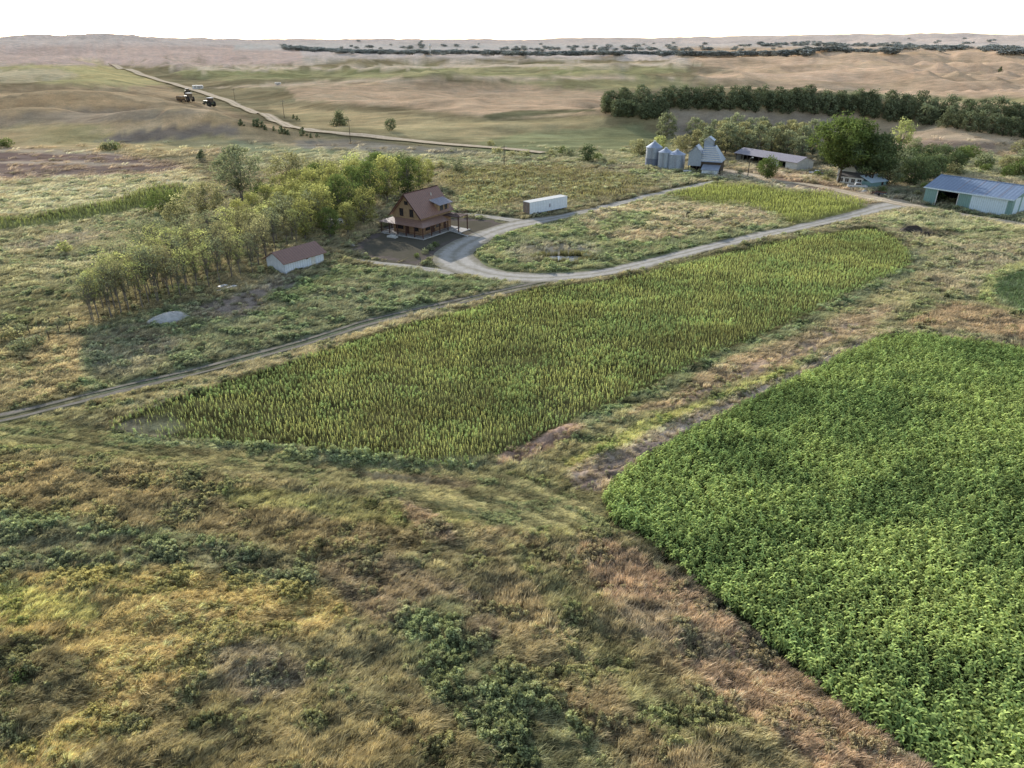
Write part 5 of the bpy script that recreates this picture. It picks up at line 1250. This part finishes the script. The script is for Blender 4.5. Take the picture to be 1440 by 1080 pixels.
def white_house():
    a = at(1173, 258); b = at(1212, 262.5); hd = math.atan2(b.y-a.y, b.x-a.x)
    e = empty('white_farmhouse', a, hd, 'old white farmhouse half hidden under the largest tree', 'house')
    SH = surf('grey_shingles', srgb(112,108,104), srgb(88,84,82))
    w = MB(); w.box(0, 1.5, -.1, 5.2, 9, 4.4); w.extr([(0, 4.4), (5.2, 4.4), (2.6, 7.4)], 1.5, 9, 'y'); w.build('wall', WHITEP, e)
    r = MB(); r.slab((-.35, 1.1, 4.1), (2.6, 1.1, 7.6), (2.6, 9.3, 7.6), (-.35, 9.3, 4.1), -.1); r.slab((2.6, 1.1, 7.6), (5.55, 1.1, 4.1), (5.55, 9.3, 4.1), (2.6, 9.3, 7.6), -.1); r.build('roof', SH, e)
    w2 = MB(); w2.box(1.2, -1.5, -.1, 8.6, 1.49, 2.8); w2.box(5.21, 1.5, -.1, 8.6, 6, 2.8); pw = w2.build('porch_room', WHITEP, e)
    r2 = MB(); r2.slab((.9, -1.9, 2.75), (9, -1.9, 2.75), (9, 1.45, 3.7), (.9, 1.45, 3.7), .1); r2.slab((5.25, 1.46, 3.7), (9, 1.46, 3.7), (9, 6.2, 3.0), (5.25, 6.2, 3.0), .1); r2.build('porch_roof', SH, e)
    window(e, 2.1, 3.1, 4.9, 6.0, 1.5, 'x', fr=WHITEP)
    for x in (1.7, 3.4, 5.2, 7.0): window(e, x, x+1.1, 1.1, 2.2, -1.5, 'x', fr=WHITEP)
    MB().box(3.6, 6, 7.0, 4.2, 6.6, 8.3).build('chimney', surf('red_brick', srgb(132,86,70), srgb(104,68,56)), e)
white_house()
def small_blue():
    a = at(1223, 266); b = at(1254, 262); hd = math.atan2(b.y-a.y, b.x-a.x)
    e = empty('small_outbuilding', a, hd, 'small pale blue outbuilding with a sloping tin roof among dark trees', 'shed')
    MB().box(0, 0, -.1, 7.0, 3.6, 2.0).build('wall', TEAL, e)
    w = MB(); w.slab((-.3, -.4, 1.9), (7.3, -.4, 1.9), (7.3, 3.9, 3.4), (-.3, 3.9, 3.4), .1); w.build('roof', PALEB, e)
    window(e, 4.8, 5.6, .9, 1.6, 0, 'x'); MB().box(.02, 3.0, 2.0, 6.98, 3.58, 3.0).build('rear_wall', TEAL, e)
small_blue()
# ---- vehicles
def pickup(px, py, hd, col, label, sc=1.0):
    e = empty('pickup_truck', at(px, py), hd, label, 'pickup truck'); e.scale = (sc,)*3
    M = surf('vehicle_paint', col, tuple(c*.85 for c in col), rough=.3, spec=.6)
    b = MB(); b.extr([(-2.7, .55), (2.7, .55), (2.75, .95), (2.6, 1.12), (1.3, 1.2), (-.9, 1.2), (-2.7, 1.2)], -.95, .95, 'y'); b.build('body', M, e, bevel=.06)
    c = MB(); c.extr([(-.85, 1.19), (1.35, 1.19), (.65, 1.85), (-.6, 1.87)], -.82, .82, 'y'); cab = c.build('cab', M, e, bevel=.05)
    MB().extr([(-.62, 1.26), (1.08, 1.26), (.58, 1.76), (-.5, 1.77)], -.835, .835, 'y').build('side_window', GLASS, cab)
    MB().slab((1.30, -.74, 1.27), (1.30, .74, 1.27), (.72, .70, 1.83), (.72, -.70, 1.83), -.02).build('windscreen', GLASS, cab)
    MB().box(-2.6, -.8, 1.15, -.95, .8, 1.215).build('load_bed', WOODD, e)
    for y in (-.7, .7): MB().box(2.70, y-.16, .78, 2.78, y+.16, .95).build('headlight', WHITEP, e)
    MB().box(2.7, -.95, .42, 2.86, .95, .60).build('bumper', GALV, e)
    for x in (-1.75, 1.75):
        for y in (-.86, .86):
            t = MB().tube((x, y-.13, .38), (x, y+.13, .38), .38, n=16).build('tyre', RUBBER, e); MB().tube((x, y-.14, .38), (x, y+.14, .38), .2, n=10).build('rim', GALV, t)
pickup(1205, 265.5, -0.35, srgb(206,206,206), 'white pickup truck parked in front of the old farmhouse')
pickup(1148, 247, 2.8, srgb(150,156,168), 'silver grey pickup parked left of the largest tree', .9)
def tractor(px, py, hd, col, roofc, label, s=1.0, bale=False):
    e = empty('tractor', at(px, py), hd, label, 'tractor'); e.scale = (s,)*3
    M = surf('tractor_paint', col, tuple(c*.8 for c in col), rough=.4)
    MB().box(.3, -.5, 1.0, 3.0, .5, 2.0).build('bonnet', M, e, bevel=.08); MB().box(-1.6, -.6, .9, .3, .6, 1.5).build('chassis', M, e)
    c = MB(); c.box(-1.3, -.75, 1.5, .35, .75, 2.9); cb = c.build('cab', GLASS, e, bevel=.05); MB().box(-1.45, -.9, 2.9, .5, .9, 3.1).build('cab_roof', surf('cab_roof_paint', roofc), cb, bevel=.05)
    MB().tube((1.9, .3, 2.0), (1.9, .3, 2.9), .06, n=8).build('exhaust', GALV, e)
    for y in (-.95, .95):
        t = MB().tube((-.8, y-.28, .95), (-.8, y+.28, .95), .95, n=20).build('rear_wheel', RUBBER, e); MB().tube((-.8, y-.3, .95), (-.8, y+.3, .95), .45, n=12).build('rim', M, t)
        t = MB().tube((2.3, y-.18, .6), (2.3, y+.18, .6), .6, n=18).build('front_wheel', RUBBER, e); MB().tube((2.3, y-.2, .6), (2.3, y+.2, .6), .3, n=12).build('rim', M, t)
tractor(296, 150, 2.6, srgb(70,80,66), srgb(222,222,222), 'tractor with pale cab roof parked nearest the camera on the slope below the county road', 1.7)
tractor(267, 143, 2.4, srgb(120,110,96), srgb(226,222,214), 'tractor with white cab roof parked between the two other machines', 1.6)
tractor(264, 133, 2.2, srgb(72,70,66), srgb(168,166,160), 'dark tractor parked closest to the county road', 1.5)
def bale_wagon(px, py):
    e = empty('hay_wagon', at(px, py), 2.5, 'brown loaded wagon at the left of the parked machines', 'wagon'); e.scale = (1.3,)*3
    MB().box(-2.5, -1.1, .8, 2.5, 1.1, 1.0).build('deck', WOODD, e)
    h = surf('brown_hay', srgb(132,112,84), srgb(104,88,66), nscale=3, bump_n=.1)
    for x in (-1.5, 0, 1.5): MB().tube((x, -1.0, 1.7), (x, 1.0, 1.7), .72, n=16).build('bale', h, e)
    for x in (-1.7, 1.7):
        for y in (-1, 1): MB().tube((x, y-.12, .4), (x, y+.12, .4), .4, n=14).build('wheel', RUBBER, e)
bale_wagon(255, 143)
def camper(px, py, hd, s, label):
    e = empty('camper', at(px, py), hd, label, 'camper'); e.scale = (s,)*3
    MB().extr([(-4, .6), (3.2, .6), (4.0, 1.6), (3.6, 3.1), (-4, 3.1)], -1.2, 1.2, 'y').build('body', WHITEP, e, bevel=.1)
    for x in (-2.4, -.2, 2.0): MB().box(x, -1.22, 1.6, x+1.0, -1.201, 2.3).build('window', GLASS, e)
    MB().box(.95, -1.23, .8, 1.6, -1.201, 2.5).build('door', GREYR, e)
    for y in (-1.05, 1.05):
        for x in (-.9, .1): MB().tube((x, y-.12, .4), (x, y+.12, .4), .4, n=14).build('wheel', RUBBER, e)
camper(279, 126, 0.25, 1.15, 'white camper trailer beside the county road above the parked machines')
camper(471, 318, 0.4, 0.55, 'small white camper half hidden in the trees left of the brown house')
camper(391, 119.5, 0.1, 0.7, 'tiny grey vehicle standing far out on the pale cross road')
# ---- farm implements and barrels round the yard
def implement(px, py, hd, label, s=1.0):
    e = empty('disc_harrow', at(px, py), hd, label, 'farm implement'); e.scale = (s,)*3
    R = surf('faded_machine_paint', srgb(120,84,66), srgb(92,70,58))
    MB().box(-2, -.08, .7, 2, .08, .86).box(-.08, -1.5, .7, .08, 2.6, .86).box(-2, -1.0, .7, 2, -.86, .86).build('frame', R, e)
    for yy in (-.93, 0.0):
        d = MB()
        for k in range(9): d.tube((-1.9+k*.475, yy-.02, .35), (-1.86+k*.475, yy+.02, .35), .36, n=12)
        d.build('disc_gang', GALV, e)
    for x in (-.9, .9): MB().tube((x-.1, .6, .36), (x+.1, .6, .36), .36, n=14).build('wheel', RUBBER, e)
implement(1160, 246, .4, 'rusty farm implement between the silver pickup and the largest tree', 1.2)
implement(1128, 246, 1.4, 'rusty farm implement at the right end of the long shed', 1.0)
implement(1233, 274, 2.2, 'dark farm implement in the weeds below the small blue outbuilding', 1.1)
implement(1104, 239, .9, 'small implement parked at the shed doorway', .7)
for px, py, l in [(1170,250,'blue drum beside the trunk of the largest tree'),(1138,244,'lone drum left of the silver pickup'),(1228,270,'drum in the weeds below the blue outbuilding'),(1255,272,'drum in the weeds farthest right before the metal barn')]:
    o = MB().lathe([(.01, 0), (.3, 0), (.3, .3), (.32, .31), (.3, .33), (.3, .6), (.32, .61), (.3, .63), (.3, .9), (.01, .9)], 16).build('drum', surf('drum_paint', srgb(92,112,140), srgb(110,90,80))); o.location = at(px, py); tag(o, l, 'drum')
# ---- poles
def pole(px, py, h, label, arm=True, lamp=False):
    e = empty('utility_pole', at(px, py), 0.6, label, 'utility pole', None if lamp else 'utility poles along the county road')
    MB().tube((0, 0, -.3), (0, 0, h), .15, .10, 8).build('post', WOODP, e)
    if arm:
        MB().box(-1.1, -.06, h-.75, 1.1, .06, h-.6).build('crossarm', WOODP, e)
        for x in (-1, 0.35, 1): MB().tube((x, 0, h-.6), (x, 0, h-.35), .05, n=6).build('insulator', GALV, e)
    if lamp:
        MB().tube((0, 0, h-.3), (1.1, 0, h+.1), .04, n=6).build('lamp_arm', GALV, e); MB().lathe([(.01, h+.2), (.3, h+.05), (.26, h-.15), (.01, h-.2)], 12, 1.15, 0).build('lamp', WHITEP, e)
pole(331, 144, 9, 'farthest utility pole near the parked machines'); pole(400, 166, 9, 'utility pole beside the bend of the county road')
pole(493, 200, 9.4, 'utility pole right of the broad cedar'); pole(709, 236, 7.5, 'nearest thin utility pole between the house clump and grain bins', True)
pole(1051, 251, 6.4, 'yard lamp pole beside the ball shaped tree', False, True)
tag(MB().tube((0, 0, 0), (0, 0, 11), 1.7, 1.5, 14).lathe([(1.5, 11), (3.1, 12.5), (3.1, 15), (.1, 17.5)], 16).build('water_tower', WHITEP), 'tiny white tower far off in the river valley', 'water tower').location = at(605, 76)
# ---- fence posts along the lower left
for px, py in [(28,478),(43,472),(57,466),(72,460),(84,470),(70,478),(55,488),(86,457),(100,452),(100,468)]:
    o = MB().tube((0, 0, -.2), (rt.uniform(-.08, .08), 0, 1.5), .09, .07, 7).tube((0, 0, 1.5), (0, 0, 1.56), .07, .03, 7).build('fence_post', WOODP)
    o.location = at(px, py); tag(o, 'weathered wooden fence post in dry grass left of the tree row', 'fence post', 'fence posts left of the tree row')
# ---- piles and loose things
def mound(name, px, py, rx, ry, h, mat, label, seed, cat='pile', rz=0):
    n = 44; X, Y = np.meshgrid(np.linspace(-1.2, 1.2, n), np.linspace(-1.2, 1.2, n)); r = np.hypot(X, Y)
    r = r*(0.85+0.4*fbm(X*1.3+9, Y*1.3, seed, 3))
    Z = h*np.clip(1-r**2.2, -.15, 1)*(0.45+1.0*fbm(X*2.2, Y*2.2, seed+3, 4))
    V = np.stack([X.ravel()*rx, Y.ravel()*ry, Z.ravel()], 1); i = np.arange(n-1)[:, None]*n; j = np.arange(n-1)[None, :]
    F = np.stack([i+j, i+j+1, i+n+j+1, i+n+j], -1).reshape(-1, 4); k = (r.ravel()[F] < 1.03).any(1)
    o = link(bpy.data.objects.new(name, np_mesh(name, V, F[k], None, mat, True))); o.location = at(px, py); o.rotation_euler = (0, 0, rz); return tag(o, label, cat)
mound('sand_pile', 240, 449, 3.6, 3.4, 1.0, CHALK, 'white heap of sand on the grass below the tree row', 5, rz=.5)
for px, py in [(240,452),(250,450.5),(233,452)]:
    mound('dark_hole', px, py, .8, .6, .5, SOIL, 'small dark mound in place of a hole in the white sand heap', int(px), 'hole')['group'] = 'dark holes at the sand heap'  # dark mounds added to stand for holes in the heap
mound('soil_pile', 1280, 327, 3.5, 2.2, 1.5, SOIL, 'dark soil heap in the rough grass below the barn road', 15)
mound('soil_pile', 1300, 331, 5.5, 1.6, 1.0, SOIL, 'long low dark soil bank right of the soil heap', 17, rz=-.5)
mound('white_debris', 1216, 270, 1.6, .8, .6, CHALK, 'pale heap of debris in the weeds right of the white pickup', 19)
for px, py, l in [(320,411,3.6),(314,408,1.6)]:
    a = at(px, py, .45); o = MB().box(-l/2, -.42, .25, l/2, .42, .4).box(-l/2+.1, -.3, -.6, -l/2+.3, .3, .25).box(l/2-.3, -.3, -.6, l/2-.1, .3, .25).build('white_boards', WHITEP); o.location = a; o.rotation_euler = (0, 0, .95)
    tag(o, 'long white board stack lying in front of the tree row' if l > 2 else 'short white board lying behind the long board stack', 'boards')
# pond with reeds
WAT = surf('still_water', (0.30, 0.31, 0.32), (0.24, 0.25, 0.26), rough=.08, spec=.9)
def pond():
    c = at(793, 364); V = [(c.x, c.y, .06)]
    for k in range(40):
        a = 6.283*k/40; r = 1+0.25*math.sin(3*a)+0.12*math.sin(7*a+1); V.append((c.x+math.cos(a)*4.6*r, c.y+math.sin(a)*2.1*r, .06))
    me = bpy.data.meshes.new('pond'); me.from_pydata(V, [], [(0, k+1, (k+1) % 40+1) for k in range(40)]); me.materials.append(WAT)
    tag(link(bpy.data.objects.new('pond', me)), kind='structure')
pond()
n = 210; c = at(793, 364); an = RS.uniform(0, 6.28, n); rr = np.where(np.sin(an) > -0.2, RS.uniform(.95, 1.6, n), RS.uniform(1.2, 1.7, n))
P = np.stack([c.x+np.cos(an)*4.2*rr, c.y+np.sin(an)*2.2*rr, np.zeros(n)], 1)
scatter('reeds', P, RS.uniform(0, 6, n), np.zeros(n), RS.uniform(.9, 1.5, (n, 1))*np.array([[1.2, 1.2, 2.0]]), np.array([[.26, .25, .13]])*RS.uniform(.7, 1.3, n)[:, None], RS.randint(0, 5, n), [proto_grass(70+i, GRASS_M, lean=.05) for i in range(5)], GRASS_M, 'green and straw reeds round the small pool inside the drive loop', 'reeds')
# white pipe and debris at the house patio
o = MB().tube((0, 0, .15), (5.2, 0, .15), .10, n=8).tube((5.2, 0, 0), (5.2, 0, .35), .12, n=8).build('white_pipe', WHITEP); o.location = at(638, 327); b = at(658, 333); d = b-at(638, 327)
o.rotation_euler = (0, 0, math.atan2(d.y, d.x)); tag(o, 'white pipe lying on the bare yard at the house corner', 'pipe')
for px, py, s in [(552,334,1.0),(545,328,.7),(494,346,.7)]:
    o = MB().box(-1.2*s, -.5*s, 0, 1.2*s, .5*s, .35*s).box(-.8*s, -.3*s, .351*s, .5*s, .3*s, .6*s).build('building_material_stack', WHITEP if s > .9 else CONC); o.location = at(px, py); o.rotation_euler = (0, 0, rt.uniform(0, 3))
    tag(o, {1.0: 'white stack of building material in front of the porch', .7: 'small pale stack of material left of the porch'}[s] if px > 500 else 'pale block at the left edge of the bare yard', 'stack')
